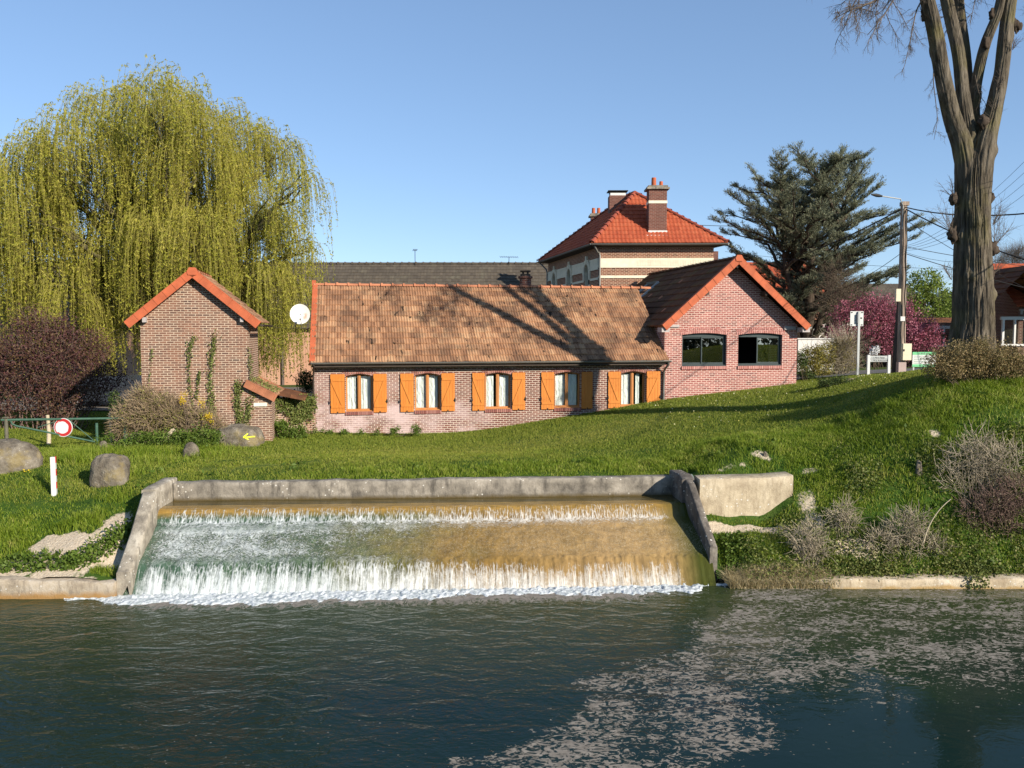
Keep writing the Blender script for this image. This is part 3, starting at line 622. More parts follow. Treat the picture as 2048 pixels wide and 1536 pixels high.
for i, (o, (a, b, c)) in enumerate(zip(ops, sh)):
    voussoirs(L3, o, .22, 'window_arch', VOU, house, OFF)
    rowlock(L3, o[0]-.03, o[1]+.03, 2.605, .125, 'window_sill', VOU, house, OFF, out=.05)
    u0, u1, z0, zs, zc = o; mid = (u0+u1)/2; fw = .06; d0 = .14
    mb = MB()
    mb.box(u0, u0+fw, d0, d0+.06, z0, zs+.01); mb.box(u1-fw, u1, d0, d0+.06, z0, zs+.01); mb.box(u0+fw, u1-fw, d0, d0+.06, z0, z0+.09)
    mb.box(mid-.055, mid+.055, d0-.012, d0+.06, z0+.09, zc-.05); mb.box(mid-.018, mid+.018, d0-.03, d0-.012, z0+.09, zc-.06)
    for k in range(8):
        ua, ub = u0+fw+(u1-u0-2*fw)*k/8, u0+fw+(u1-u0-2*fw)*(k+1)/8; t = ((ua+ub)/2-u0)/(u1-u0)*2-1; zz_ = zs+(zc-zs)*(1-t*t)
        mb.box(ua, ub, d0+.003, d0+.057, zz_-.055, zz_+.01)
    mb.box(u0, u1, d0-.11, d0, z0-.005, z0+.035)
    win = mb.build('window', WOODF, house, OFF)
    mb = MB(); mb.box(u0+fw, mid-.055, d0+.03, d0+.036, z0+.09, zs-.0); mb.box(mid+.055, u1-fw, d0+.03, d0+.036, z0+.09, zs-.0); mb.build('pane', GLASS, win)
    mb = MB(); lw = mid-.055-(u0+fw); s_ = .70 if i != 4 else .4
    ka, kb = ((.86,.97),(.98,.9),(.8,1.),(1.,.93),(.96,.7))[i]
    for (ca, cb) in ((u0+fw, u0+fw+lw*ka), (mid+.055+lw*(.04 if i != 4 else .3), mid+.055+lw*kb)):
        xx = np.linspace(ca, cb, 16); yy = d0+.11+.010*np.sin(np.arange(16)*(1.3+.23*i)+i)
        mb.grid(np.stack([np.c_[xx, yy, np.full(16, z0+.05)], np.c_[xx, yy, np.full(16, zs-.02)]]))
    mb.build('curtain', CURT, win)
    for ch in win.children: ch.data.transform(__import__('mathutils').Matrix.Translation((0,0,-ZB)))
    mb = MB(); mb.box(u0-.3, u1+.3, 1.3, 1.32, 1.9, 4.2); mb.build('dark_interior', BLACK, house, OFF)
    for side, (pa, pb) in enumerate((a, b)):
        ua, ub = UP(pa), UP(pb); z0s, z1s = 2.565, 3.985; mb = MB(); n = 5; w = (ub-ua)/n
        for k in range(n): mb.box(ua+w*k+.004, ua+w*(k+1)-.004, -.062, -.035, z0s, z1s)
        mb.box(ua+.002, ub-.002, -.056, -.037, z0s+.003, z1s-.003)
        for zz_ in (z0s+.19, z1s-.26): mb.box(ua+.02, ub-.02, -.084, -.062, zz_, zz_+.09)
        x0, x1 = (ua+.05, ub-.09) if side == 0 else (ub-.09, ua+.05)
        pA, pB = L3(x0, -.073, z1s-.26), L3(x1, -.073, z0s+.28); t = pB-pA; ln_ = np.linalg.norm(t)
        mb.obox((pA+pB)/2, t, (0,1,0), np.cross(t, (0,1,0)), ln_/2, .011, .035)
        s = mb.build('shutter', WOOD, house, OFF)
        mb = MB(); ue = ua if side == 0 else ub; sg = -1 if side == 0 else 1
        mb.box(ue-.02*sg-.015, ue+.03*sg+.015, -.10, -.06, 2.96, 2.99); mb.box(ue+.01*sg-.01, ue+.01*sg+.01, -.11, -.09, 2.92, 3.06)
        mb.box(ue-.012, ue+.012, -.10, -.085, 2.93, 3.02); mb.build('catch', IRON, s, (0, 0, ZB))
        mb = MB(); mb.box((ua+ub)/2-.01, (ua+ub)/2+.01, -.10, -.085, z0s-.03, z0s+.06); mb.build('stop', IRON, s, (0, 0, ZB))
        # hinge dots along the jamb edge
        if side == 0:
            mb = MB()
            mb.box(ub-.005, ub+.005, -.066, -.05, z0s+.12, z1s-.12)
            mb.build('hinge', IRON, s, (0, 0, ZB))
# roof
roofmb = MB(); run = RD+OV; rise = ZR-ZE; Lg = math.hypot(run, rise); ev = np.array((0, run/Lg, rise/Lg))
kv = lambda v: 13.9-.0*v
tile_sheet(roofmb, (-.08, -OV, ZE), (1,0,0), ev, UM+.08+.05, Lg, 14, pitch=.105, amp=.034, step=.042, jit=.012, per=6)
tile_sheet(roofmb, (-.08, 2*RD+OV, ZE), (1,0,0), np.array((0, -run/Lg, rise/Lg)), UM+.1, Lg, 14, pitch=.105, amp=.034, uvo=(20, 0))
roof = roofmb.build('roof', ROOF1, house, OFF)
mb = MB(); ridge(mb, (-.1, RD, ZR+.045), (UM+.62, RD, ZR+.045), r=.105); mb.build('ridge_tiles', RIDG, house, OFF)
mb = MB(); 
for dd in (-1, 1): mb = MB(); verge(mb, (-.13, RD-dd*(RD+OV), ZE+.05), (-.13, RD, ZR+.07), (-1, 0, 0), h=.2, seg=.36); mb.build('verge', TERRA, house, OFF)
mb = MB()
mb.box(-.17, -.02, RD-.12, RD+.12, ZR-.06, ZR+.19)
mb.build('verge_cap', TERRA, house, OFF)
mb = MB(); mb.box(-.06, UM, -OV+.03, -OV+.055, ZE-.17, ZE-.0); mb.box(-.06, UM, -OV+.055, -.003, ZE-.17, ZE-.14); mb.build('fascia', FASCIA, house, OFF)
mb = MB(); gutter(mb, (-.1, -OV-.045, ZE-.0), (UM+.12, -OV-.045, ZE-.01), .068); mb.build('gutter', ZINC, house, OFF)
mb = MB()
mb.tube([L3(UM+.02, -OV-.045, ZE-.07), L3(UM+.02, -OV-.02, ZE-.16), L3(UM-.02, -.2, ZE-.33), L3(UM-.03, -.08, ZE-.45), L3(UM-.03, -.07, 3.4), L3(UM-.03, -.07, 2.6)], .045, 10)
mb.build('downpipe', ZINC, house, OFF)
mb = MB(); mb.tube([L3(.0, -OV-.045, ZE-.07), L3(-.01, -.12, ZE-.3), L3(-.03, -.05, ZE-.5), L3(-.03, -.05, 2.2)], .035, 8); mb.build('downpipe', FASCIA, house, OFF)
# chimney on the ridge
cu = UP(1053, RD); cz = P(1053, 575, H(cu, RD, 0)[1])
mb = MB(); cc = (cu, RD+.25)
def ring(mb, c, r, z0, z1, n=16, r2=None): mb.tube([(c[0], c[1], z0), (c[0], c[1], z1)], [r, r if r2 is None else r2], n)
ring(mb, cc, .25, 6.9, 7.86); ring(mb, cc, .31, 7.78, 7.86)
ch = mb.build('chimney', BR5, house, OFF)
mb = MB(); ring(mb, cc, .22, 7.86, 7.95)
for a in range(4): mb.box(cc[0]+.14*math.cos(a*1.57+.5)-.03, cc[0]+.14*math.cos(a*1.57+.5)+.03, cc[1]+.14*math.sin(a*1.57+.5)-.03, cc[1]+.14*math.sin(a*1.57+.5)+.03, 7.95, 8.05)
ring(mb, cc, .23, 8.05, 8.1); mb.build('chimney_cap', FASCIA, ch, OFF)

# ------------------------------------------------------------ gabled wing of new pink brick
wing = thing('brick_house', 'gabled pink brick house with two wide dark windows and orange verge tiles', 'house', (*H(UM, -.02, 0)[:2], 2.85), HA)
WX = UM; OFW = (UM, -.02, 2.85); WD = 9.3
uc = (UM+UW)/2; ZA = 8.40; SL = .86; zt = lambda u: ZA-.16-abs(u-uc)*SL
wops = [(UP(1363.5), UP(1452.5), 4.16, 5.40, 5.475), (UP(1475.5), UP(1563.3), 4.16, 5.40, 5.475)]
mb = MB(); wl = lambda u, d, z: np.array((u, d-.02, z))
wall(mb, wl, UM+.005, UW, 1.6, [(UM, zt(UM)), (uc, zt(uc)), (UW, zt(UW))], wops)
for uu_, in ((UW,), (UM+.005,)): wall(mb, lambda u, d, z: np.array((uu_, u-.02, z)), 0, WD, 1.6, [(0, zt(UW)), (WD, zt(UW))])
wall(mb, lambda u, d, z: np.array((u, WD-.02, z)), UM, UW, 2, [(UM, zt(UM)), (uc, zt(uc)), (UW, zt(UW))])
mb.build('wall', BR2, wing, OFW)
for i, o in enumerate(wops):
    voussoirs(wl, o, .235, 'window_arch', VOUP, wing, OFW, bw=.078)
    rowlock(wl, o[0]-.03, o[1]+.03, 4.165, .12, 'window_sill', VOUP, wing, OFW, out=.06, bw=.078)
    u0, u1, z0, zs, zc = o; d0 = .10; mid = u0+(u1-u0)*.47; fw = .055; mb = MB()
    mb.box(u0, u0+fw, d0, d0+.08, z0, zs); mb.box(u1-fw, u1, d0, d0+.08, z0, zs); mb.box(u0, u1, d0-.09, d0+.08, z0-.003, z0+.05)
    mb.box(u0+fw, u1-fw, d0+.002, d0+.08, z0+.05, z0+.1)
    for k in range(10):
        ua, ub = u0+(u1-u0)*k/10, u0+(u1-u0)*(k+1)/10; t = ((ua+ub)/2-u0)/(u1-u0)*2-1; zz_ = zs+(zc-zs)*(1-t*t); mb.box(ua, ub, d0+.004, d0+.075, zs-.08, zz_+.01)
    mb.box(u1-.24, u1-fw, d0+.006, d0+.07, z0+.1, zs-.08) if 0 else None
    win = mb.build('window', DARKF, wing, OFW)
    def sash(a, b, dd, nm):
        mb = MB(); mb.box(a, a+.045, dd, dd+.03, z0+.1, zs-.08); mb.box(b-.045, b, dd, dd+.03, z0+.1, zs-.08); mb.box(a+.045, b-.045, dd, dd+.03, z0+.1, z0+.15); mb.box(a+.045, b-.045, dd, dd+.03, zs-.13, zs-.08)
        mb.build('sash', DARKF, win, OFW)
        mb = MB(); mb.box(a+.045, b-.045, dd+.012, dd+.018, z0+.15, zs-.13); mb.build('pane', GLASSD, win, OFW)
    if i == 0: sash(u0+fw, mid+.03, d0+.045, 'l'); sash(mid-.03, u1-fw, d0+.012, 'r')
    else: sash(mid-.03, u1-fw, d0+.012, 'r'); sash(mid-.0, u1-fw-.02, d0+.045, 'l')
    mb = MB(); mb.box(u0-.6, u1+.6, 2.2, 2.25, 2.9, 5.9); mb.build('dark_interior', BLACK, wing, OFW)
# wing roof
OVF, OVS = .48, .26; hw = (UW-UM)/2+OVS; Lw = math.hypot(hw, hw*SL); evr = np.array((-hw, 0, hw*SL))/Lw; evl = np.array((hw, 0, hw*SL))/Lw
ze = ZA-hw*SL
mb = MB()
tile_sheet(mb, (uc-hw, -OVF-.02, ze), (0,1,0), evl, WD+OVF+.2, Lw, 10, pitch=.15, amp=.028, step=.045, per=6)
tile_sheet(mb, (uc+hw, -OVF-.02, ze), (0,1,0), evr, WD+OVF+.2, Lw, 10, pitch=.15, amp=.028, step=.045, per=6, uvo=(30, 0))
mb.build('roof', ROOFD, wing, OFW)
mb = MB(); ridge(mb, (uc, -OVF+.05, ZA+.05), (uc, WD+.15, ZA+.05), .11); mb.build('ridge_tiles', ROOFD, wing, OFW)
mb = MB()
for sg in (-1, 1): mb = MB(); verge(mb, (uc+sg*(hw+.02), -OVF-.05, ze+.04), (uc+sg*.05, -OVF-.05, ZA+.06), (0,-1,0), h=.25, seg=.43); mb.build('verge', TERRA, wing, OFW)
mb = MB()
pt = np.array([(-.13,-.02),(.13,-.02),(.16,.1),(.09,.22),(-.09,.22),(-.16,.1)]); v = [L3(uc+a, -OVF-.095, ZA-.10+b) for a, b in pt]+[L3(uc+a, -OVF+.05, ZA-.10+b) for a, b in pt]
v += [L3(uc, -OVF-.095, ZA), L3(uc, -OVF+.05, ZA)]
for k in range(6): mb.add([v[k], v[(k+1)%6], v[12], v[12]], [[0,1,2,2]]); mb.quad(v[k], v[k+6], v[(k+1)%6+6], v[(k+1)%6])
mb.build('verge_cap', TERRA, wing, OFW)
mb = MB()
for (u, z) in ((uc, ZA-.36), (uc-1.25, ZA-.16-1.25*SL-.2), (uc+1.25, ZA-.16-1.25*SL-.2)): mb = MB(); mb.box(u-.06, u+.06, -OVF+.03, .2, z, z+.16); mb.build('purlin', FASCIA, wing, OFW)
mb = MB()
for sg in (-1, 1):
    mb = MB(); uo = uc+sg*(hw-.13); mb.box(uo-.16, uo+.16, -OVF+.0, -.03, ze-.22, ze-.04); mb.build('eaves_box', GREYP, wing, OFW)
for q in ((UW-.6, UW-.12, -.10, -.001, ze-.12, ze+.02), (UM+.15, UM+.6, -.08, -.001, ze-.03, ze+.06)): mb = MB(); mb.box(*q); mb.build('wall_plate', GREYP, wing, OFW)
mb = MB(); gutter(mb, (uc+hw+.05, -OVF, ze-.02), (uc+hw+.05, WD, ze-.02)); mb.build('gutter', ZINC, wing, OFW)
mb = MB(); q0 = L3(uc-.72, 7.0, 0); 
def onl(dn, s): return L3(uc-dn, s, ZA-dn*SL+.07)
for a, b in (((.75, 6.2),(1.75, 6.2)), ((.75, 7.5),(1.75, 7.5)), ((.75, 6.2),(.75, 7.5)), ((1.75, 6.2),(1.75, 7.5))):
    p, q = onl(*a), onl(*b); mb.obox((p+q)/2, q-p, np.cross(q-p, (SL, 0, 1.)), (-SL, 0, 1.), np.linalg.norm(q-p)/2+.05, .06, .06)
sk = mb.build('skylight', LEAD, wing, OFW)
mb = MB(); mb.quad(onl(.8, 6.2), onl(.8, 7.5), onl(1.7, 7.5), onl(1.7, 6.2)); mb.build('pane', GLASSD, sk, OFW)
mb = MB(); 
for (dn, s) in ((2.4, 1.2),(1.7,3.4),(.9,3.1),(1.5,5.2)): mb = MB(); p = onl(dn, s); mb.obox(p, evl, (0,1,0), (-SL,0,1), .1, .08, .02); mb.build('vent_tile', RIDG, wing, OFW)

# ------------------------------------------------------------ small brick tower / outhouse
TA = R(11); rT = (498-1024)/FPX; TB = np.array((rT*27.3, 27.3)); tw_ = 3.33
TO = TB-np.array((math.cos(TA), math.sin(TA)))*tw_; T = frame(TO, TA); TD = 2.8
tz0 = gz(TO[0]+1, TO[1]); tower = thing('outhouse', 'tall narrow brick outhouse with orange edged gable roof and climbing ivy', 'outbuilding', (TO[0], TO[1], tz0), TA)
OFT = (0, 0, tz0); tc = tw_/2; TZA = 7.48; TS = .82; hwt = tw_/2+.36
mb = MB(); tt = lambda u: TZA-.12-abs(u-tc)*TS
gp = [(0, tt(0)), (tc, tt(tc)), (tw_, tt(tw_))]
wall(mb, L3, 0, tw_, tz0-.6, gp); wall(mb, lambda u, d, z: np.array((u, TD, z)), 0, tw_, tz0-.6, gp)
for x in (0, tw_): wall(mb, lambda u, d, z: np.array((x, u, z)), 0, TD, tz0-.6, [(0, tt(0)), (TD, tt(0))])
mb.build('wall', BR3, tower, OFT)
Lt = math.hypot(hwt, hwt*TS); zet = TZA-hwt*TS; mb = MB()
tile_sheet(mb, (tc-hwt, -.22, zet), (0,1,0), np.array((hwt,0,hwt*TS))/Lt, TD+.45, Lt, 8, jit=.008)
tile_sheet(mb, (tc+hwt, -.22, zet), (0,1,0), np.array((-hwt,0,hwt*TS))/Lt, TD+.45, Lt, 8, jit=.008, uvo=(9,0))
mb.build('roof', ROOF1, tower, OFT)
mb = MB()
for sg in (-1, 1): mb = MB(); verge(mb, (tc+sg*(hwt+.05), -.27, zet+.0), (tc+sg*.05, -.27, TZA+.04), (0,-1,0), h=.235, seg=.36); mb.build('verge', TERRA, tower, OFT)
mb = MB()
v = [L3(tc+a, -.31, TZA-.12+b) for a, b in pt]+[L3(tc+a, -.1, TZA-.12+b) for a, b in pt]+[L3(tc, -.31, TZA-.02)]
for k in range(6): mb.add([v[k], v[(k+1)%6], v[12], v[12]], [[0,1,2,2]]); mb.quad(v[k], v[k+6], v[(k+1)%6+6], v[(k+1)%6])
mb.build('verge_cap', TERRA, tower, OFT)
mb = MB(); ridge(mb, (tc, -.2, TZA+.03), (tc, TD+.2, TZA+.03), .1); mb.build('ridge_tiles', RIDG, tower, OFT)
mb = MB(); 
for u in (.16, tw_-.18, tc): mb = MB(); zz_ = tt(u)-.30 if u != tc else tt(u)-.12; mb.box(u-.055, u+.055, -.2, .1, zz_, zz_+.16); mb.build('purlin', GREYP, tower, OFT)
mb = MB(); gutter(mb, (tc+hwt+.1, -.25, zet-.06), (tc+hwt+.1, TD+.2, zet-.06)); mb.build('gutter', FASCIA, tower, OFT)
# lean-to on its right side
mb = MB(); lt0 = P(492, 764, 27.2); lt1 = P(541, 793, 27.4)
lz0, lz1 = lt0[2], lt1[2]; lu0 = tw_-.08; lu1 = tw_+.85; e = np.array((lu0-lu1, 0, lz0-lz1)); Ll = np.linalg.norm(e); e /= Ll
tile_sheet(mb, (lu1, -.12, lz1), (0,1,0), e, TD+.3, Ll, 4, jit=.01, uvo=(5,5)); mb.build('lean_to_roof', ROOF1, tower, OFT)
mb = MB(); verge(mb, (lu1+.04, -.17, lz1+.03), (lu0, -.17, lz0+.05), (0,-1,0), h=.22, seg=.36); mb.build('verge', TERRAD, tower, OFT); mb = MB(); verge(mb, (lu1+.04, TD+.25, lz1+.03), (lu0, TD+.25, lz0+.05), (0,1,0), h=.22, seg=.36); mb.build('verge', TERRAD, tower, OFT)
mb = MB(); lq = P(592, 798, 28.6); e2 = np.array((lu1-tw_-1.72, 0, lz1-lq[2])); L2 = np.linalg.norm(e2); e2 /= L2
tile_sheet(mb, (tw_+1.72, 1.1, lq[2]), (0,1,0), e2, TD-.8, L2, 3, jit=.01, uvo=(7,5)); verge(mb, (tw_+1.74, TD+.3, lq[2]+.03), (lu1, TD+.3, lz1+.05), (0,1,0), h=.2); verge(mb, (tw_+1.74, 1.06, lq[2]+.03), (lu1, 1.06, lz1+.05), (0,-1,0), h=.1); mb.build('lean_to_roof', ROOFD, tower, OFT)
mb = MB(); wall(mb, L3, tw_, tw_+.7, tz0-.4, [(tw_, lz0-.2), (tw_+.7, lz1-.08)], d=.01); wall(mb, lambda u, d, z: np.array((tw_+.7, u, z)), .01, TD, tz0-.4, [(0, lz1-.1), (TD, lz1-.1)]); mb.build('lean_to_wall', BR3, tower, OFT)
mb = MB(); mb.box(tw_+.12, tw_+.55, -.03, .03, 3.06, 3.18); mb.build('stone_lintel', STONEW, tower, OFT)

# ------------------------------------------------------------ villa with hipped red roof
A, B, C, Dd = [np.array(q) for q in ((4.44,43.),(10.35,42.85),(2.3,53.),(8.2,53.2))]
villa = thing('villa', 'two storey banded brick villa with a hipped red tile roof and three chimneys', 'house', (A[0], A[1], 3.0)); OV0 = (A[0], A[1], 3.0)
def fseg(a, b):
    d = (b-a); Ls = np.linalg.norm(d); d /= Ls; n = np.array((-d[1], d[0]))
    return (lambda u, dd, z: np.array((*(a+d*u+n*dd), z))), Ls
fA, LA = fseg(A, B); fC, LC = fseg(C, A); fB, LBk = fseg(B, Dd); fD, LD = fseg(Dd, C)
zT = 9.92; mb = MB()
wall(mb, fA, 0, LA, 2.4, [(0, zT), (LA, zT)]); wall(mb, fB, 0, LBk, 2.4, [(0, zT), (LBk, zT)]); wall(mb, fD, 0, LD, 2.4, [(0, zT), (LD, zT)])
lops = [(LC-q-.42, LC-q+.42, 6.9, 8.75, 9.15) for q in (1.9, 5.3, 8.6)]
lops = sorted(lops); rv = [MB(), MB(), MB()]; wall(mb, fC, 0, LC, 2.4, [(0, zT), (LC, zT)], lops, reveal=.25, rm=rv)
mb.build('wall', BR4, villa, OV0); [r_.build('window_reveal', STONEW, villa, OV0) for r_ in rv]
mb = MB()
def band(f, a, b, z0, z1, pr=.03): 
    e1 = f(1,0,0)-f(0,0,0); e2 = f(0,1,0)-f(0,0,0); mb.obox(f((a+b)/2, -pr/2, (z0+z1)/2), e1, e2, (0,0,1), (b-a)/2, pr/2+.01, (z1-z0)/2)
band(fA, 0.0, LA, 8.30, 8.43, .025); mb.build('stone_band', STONEW, villa, OV0); mb = MB(); band(fA, 0, LA, 7.3, 7.43, .025); mb.build('stone_band', STONEW, villa, OV0); mb = MB(); band(fA, 0.0, LA, 8.83, 9.31, .03)
for k in range(int(LA/.085)):
    if k*.085 > 1.9: band(fA, .05+k*.085, .05+k*.085+.055, 8.93, 9.24, .042)
mb.build('stone_band', STONEW, villa, OV0)
edges = [0]+[x for o in lops for x in (o[0]-.14, o[1]+.14)]+[LC]
for a, b in zip(edges[::2], edges[1::2]):
    mb = MB()
    band(fC, a, b, 9.20, 9.31, .045); band(fC, a, b, 8.83, 9.20, .03); band(fC, a, b, 8.74, 8.84, .045); band(fC, a, b, 8.22, 8.34, .02)
    mb.build('stone_band', STONEW, villa, OV0)
for o in lops:
    mb = MB(); mb2 = mb; 
    for k in range(10):
        a = math.pi*k/9; c = ((o[0]+o[1])/2+.52*math.cos(a)); z = 8.75+.52*math.sin(a)
        mb.obox(fC(c, -.03, z), fC(1,0,0)-fC(0,0,0), fC(0,1,0)-fC(0,0,0), (0,0,1), .11, .05, .11)
    for u in (o[0]-.1, o[1]+.1): band(fC, u-.08, u+.08, 8.3, 8.80, .06)
    cu_ = (o[0]+o[1])/2; band(fC, cu_-.09, cu_+.09, 9.2, 9.58, .09); band(fC, cu_-.4, cu_+.4, 9.3, 9.36, .06)
    s = mb.build('window_surround', STONEW, villa, OV0)
    for u in (o[0]-.1, o[1]+.1):
        for z in (7.9, 7.4): mb = MB(); band(fC, u-.16, u+.16, z, z+.14, .05); mb.build('quoin', STONEW, villa, OV0)
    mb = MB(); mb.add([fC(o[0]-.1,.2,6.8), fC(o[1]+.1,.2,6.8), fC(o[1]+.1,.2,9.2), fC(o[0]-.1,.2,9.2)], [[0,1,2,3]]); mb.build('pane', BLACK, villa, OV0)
# roof planes
ovh = .5; zE = 10.04
def off2(p, q, r, ov):
    d1 = (q-p)/np.linalg.norm(q-p); d2 = (r-p)/np.linalg.norm(r-p); return p-(d1+d2)*ov
eA, eB, eC, eDd = off2(A, B, C, ovh), off2(B, A, Dd, ovh), off2(C, A, Dd, ovh), off2(Dd, B, C, ovh)
pk0 = np.array((6.72, 45.9, 13.12)); pk1 = np.array((6.42, 47.3, 13.12))
def face(mb, a, b, c, d, rows, pitch, uvo):
    """tiled trapezoid: eave a-b, ridge d-c"""
    a, b, c, d = [np.array(q, float) for q in (a, b, c, d)]; eu = (b-a)/np.linalg.norm(b-a); n = np.cross(eu, (d+c)/2-a); ev = np.cross(n, eu); ev /= np.linalg.norm(ev)
    if ev[2] < 0: ev = -ev
    Lg = np.dot(d-a, ev); da, cb = np.dot(d-a, eu), np.dot(c-a, eu); Wd = np.linalg.norm(b-a)
    tile_sheet(mb, a, eu, ev, Wd, Lg, rows, pitch=pitch, amp=.03, step=.045, lo=lambda v: da*v/Lg, hi=lambda v: Wd+(cb-Wd)*v/Lg, per=4, uvo=uvo)
z3 = lambda p: np.array((p[0], p[1], zE))
mb = MB(); face(mb, z3(eA), z3(eB), pk0, pk0, 13, .2, (0,0)); face(mb, z3(eC), z3(eA), pk0, pk1, 13, .2, (10,0)); face(mb, z3(eB), z3(eDd), pk1, pk0, 13, .2, (20,0)); face(mb, z3(eDd), z3(eC), pk1, pk1, 13, .2, (30,0))
vr = mb.build('roof', ROOFR, villa, OV0)
mb = MB(); up = np.array((0,0,.07))
for a, b in ((z3(eA), pk0), (z3(eB), pk0), (z3(eC), pk1), (z3(eDd), pk1), (pk1, pk0)): ridge(mb, a+up, b+up, .12, .42)
mb.build('ridge_tiles', simple('dark_red_ridge', (.27, .062, .035), .8, .25), villa, OV0)
mb = MB()
for a, b in ((eA, eB), (eC, eA), (eB, eDd)): mb = MB(); gutter(mb, z3(a)-(0,0,.03), z3(b)-(0,0,.03), .075); mb.build('gutter', ZINC, villa, OV0)
mb = MB(); eq = [np.array((*((A, B, Dd, C)[k]*.0+(eA, eB, eDd, eC)[k]), zE-.1)) for k in range(4)]; wq = [np.array((*(A, B, Dd, C)[k], zT-.05)) for k in range(4)]
for k in range(4): mb.quad(eq[k], eq[(k+1)%4], wq[(k+1)%4], wq[k])
mb.build('soffit', FASCIA, villa, OV0)
mb = MB(); mb.tube([np.array((*(eA+(.15,.1)), zE-.1)), np.array((*(eA+(.35,.25)), zE-.45)), fA(.03,-.08,9.62), fA(.08,-.09,9.45), fA(.08,-.09,5)], .05, 8)
mb.build('downpipe', ZINC, villa, OV0); mb = MB(); mb.tube([np.array((*(eC+(.1,.0)), zE-.1)), fC(-.1,-.1,9.5), fC(.0,-.07,9.3), fC(.0,-.07,5)], .05, 8); mb.build('downpipe', ZINC, villa, OV0)
def chimney(c, w, d, z0, z1, pots, name='chimney', cap=True, bandz=None):
    mb = MB(); mb.box(c[0]-w/2, c[0]+w/2, c[1]-d/2, c[1]+d/2, z0, z1); ch = mb.build(name, BR5, villa, OV0)
    if cap: mb = MB(); mb.box(c[0]-w/2-.12, c[0]+w/2+.12, c[1]-d/2-.12, c[1]+d/2+.12, z1, z1+.1); mb.box(c[0]-w/2-.04, c[0]+w/2+.04, c[1]-d/2-.04, c[1]+d/2+.04, z1+.1, z1+.2); mb.build('chimney_cap', CON, ch, OV0)
    for (x, h, r) in pots: mb = MB(); ring(mb, (c[0]+x, c[1]), r, z1+.15, z1+.2+h, 12, r*.9); mb.build('chimney_pot', TERRA, ch, OV0)
    if bandz: mb = MB(); mb.box(c[0]-w/2-.02, c[0]+w/2+.02, c[1]-d/2-.02, c[1]+d/2+.02, bandz, bandz+.14); mb.build('stone_band', STONEW, ch, OV0)
    return ch
yC = 43.5; xC = (1310-1024)/FPX*yC; zc1 = P(1310, 381, yC)[2]
ch = chimney((xC, yC), .92, .8, 10., zc1, [(-.16, .45, .13), (.22, .26, .10)], bandz=P(1310, 409, yC)[2])
mb = MB(); mb.box(xC-.49, xC+.49, yC-.43, yC-.3, P(1310,470,yC-.4)[2]-.05, P(1310,463,yC-.4)[2]+.05); mb.box(xC-.62, xC+.62, yC-.6, yC-.25, P(1310,470,yC-.4)[2]-.14, P(1310,470,yC-.4)[2]-.02); mb.build('flashing', WHITE, ch, OV0)
y2 = 46.8; x2_ = (1232-1024)/FPX*y2; zc2 = P(1232, 393, y2)[2]
ch = chimney((x2_, y2), .95, .8, 11.5, zc2, [], cap=False)
mb = MB(); mb.box(x2_-.42, x2_+.42, y2-.36, y2+.36, zc2, zc2+.14); mb.build('chimney_cap', WHITE, ch, OV0)
mb = MB(); 
for x in (-.4, 0, .4): mb.box(x2_+x-.03, x2_+x+.03, y2-.3, y2+.3, zc2+.14, zc2+.24)
mb.box(x2_-.55, x2_+.55, y2-.42, y2+.42, zc2+.24, zc2+.28); mb.build('chimney_cover', IRON, ch, OV0)
y3 = 52.; x3_ = (1190-1024)/FPX*y3; chimney((x3_, y3), .62, .62, 10.8, P(1190, 436, y3)[2]+.05, [(-.15, .36, .11), (.17, .36, .11)])

# ------------------------------------------------------------ long building behind
PINK = NT('pink_render'); n = PINK.noise(PINK.pos(), .9, 6., .6); PINK.col(PINK.ramp(n, [(.3, (.50, .27, .17)), (.7, (.58, .34, .23))])); PINK = PINK.m
BPIPE = simple('brown_pipe', (.16, .12, .10)); lb = thing('long_building', 'long pink rendered building with a dark grey brown tile roof behind the willow', 'building', (-10, 54, 2.2)); OFL = (-10, 54, 2.2)
xl, xr = -34., 9.; zE2 = 5.75; yR = 58.6; zR2 = P(850, 528, yR)[2]
mb = MB()
for a, b in ((xl, xr),): mb.quad((a,54,1.4),(b,54,1.4),(b,54,zE2),(a,54,zE2)); mb.quad((a,63.2,1.4),(b,63.2,1.4),(b,63.2,zE2),(a,63.2,zE2))
for x in (xl, xr): mb.quad((x,54,1.4),(x,63.2,1.4),(x,63.2,zE2),(x,54,zE2)); mb.add([(x,54,zE2),(x,63.2,zE2),(x,yR,zR2)], [[0,1,2]])
mb.build('wall', PINK, lb, OFL)
mb = MB(); Lr = math.hypot(yR-53.6, zR2-zE2)
tile_sheet(mb, (xl-.2, 53.6, zE2), (1,0,0), np.array((0, yR-53.6, zR2-zE2))/Lr, xr-xl+.4, Lr, 20, pitch=.22, amp=.03, step=.045, per=3, jit=.008)
mb.quad((xl-.2,yR,zR2),(xr+.2,yR,zR2),(xr+.2,63.6,zE2),(xl-.2,63.6,zE2)); mb.build('roof', ROOFG, lb, OFL)
mb = MB(); ridge(mb, (xl-.2, yR, zR2+.05), (xr+.2, yR, zR2+.05), .13, .5, 7); mb.build('ridge_tiles', ROOFG, lb, OFL)
mb = MB(); 
for px in (566, 700): 
    mb = MB(); x = (px-1024)/FPX*53.95; mb.box(x-.06, x+.06, 53.85, 53.98, 1.4, zE2); mb.build('downpipe', BPIPE, lb, OFL)
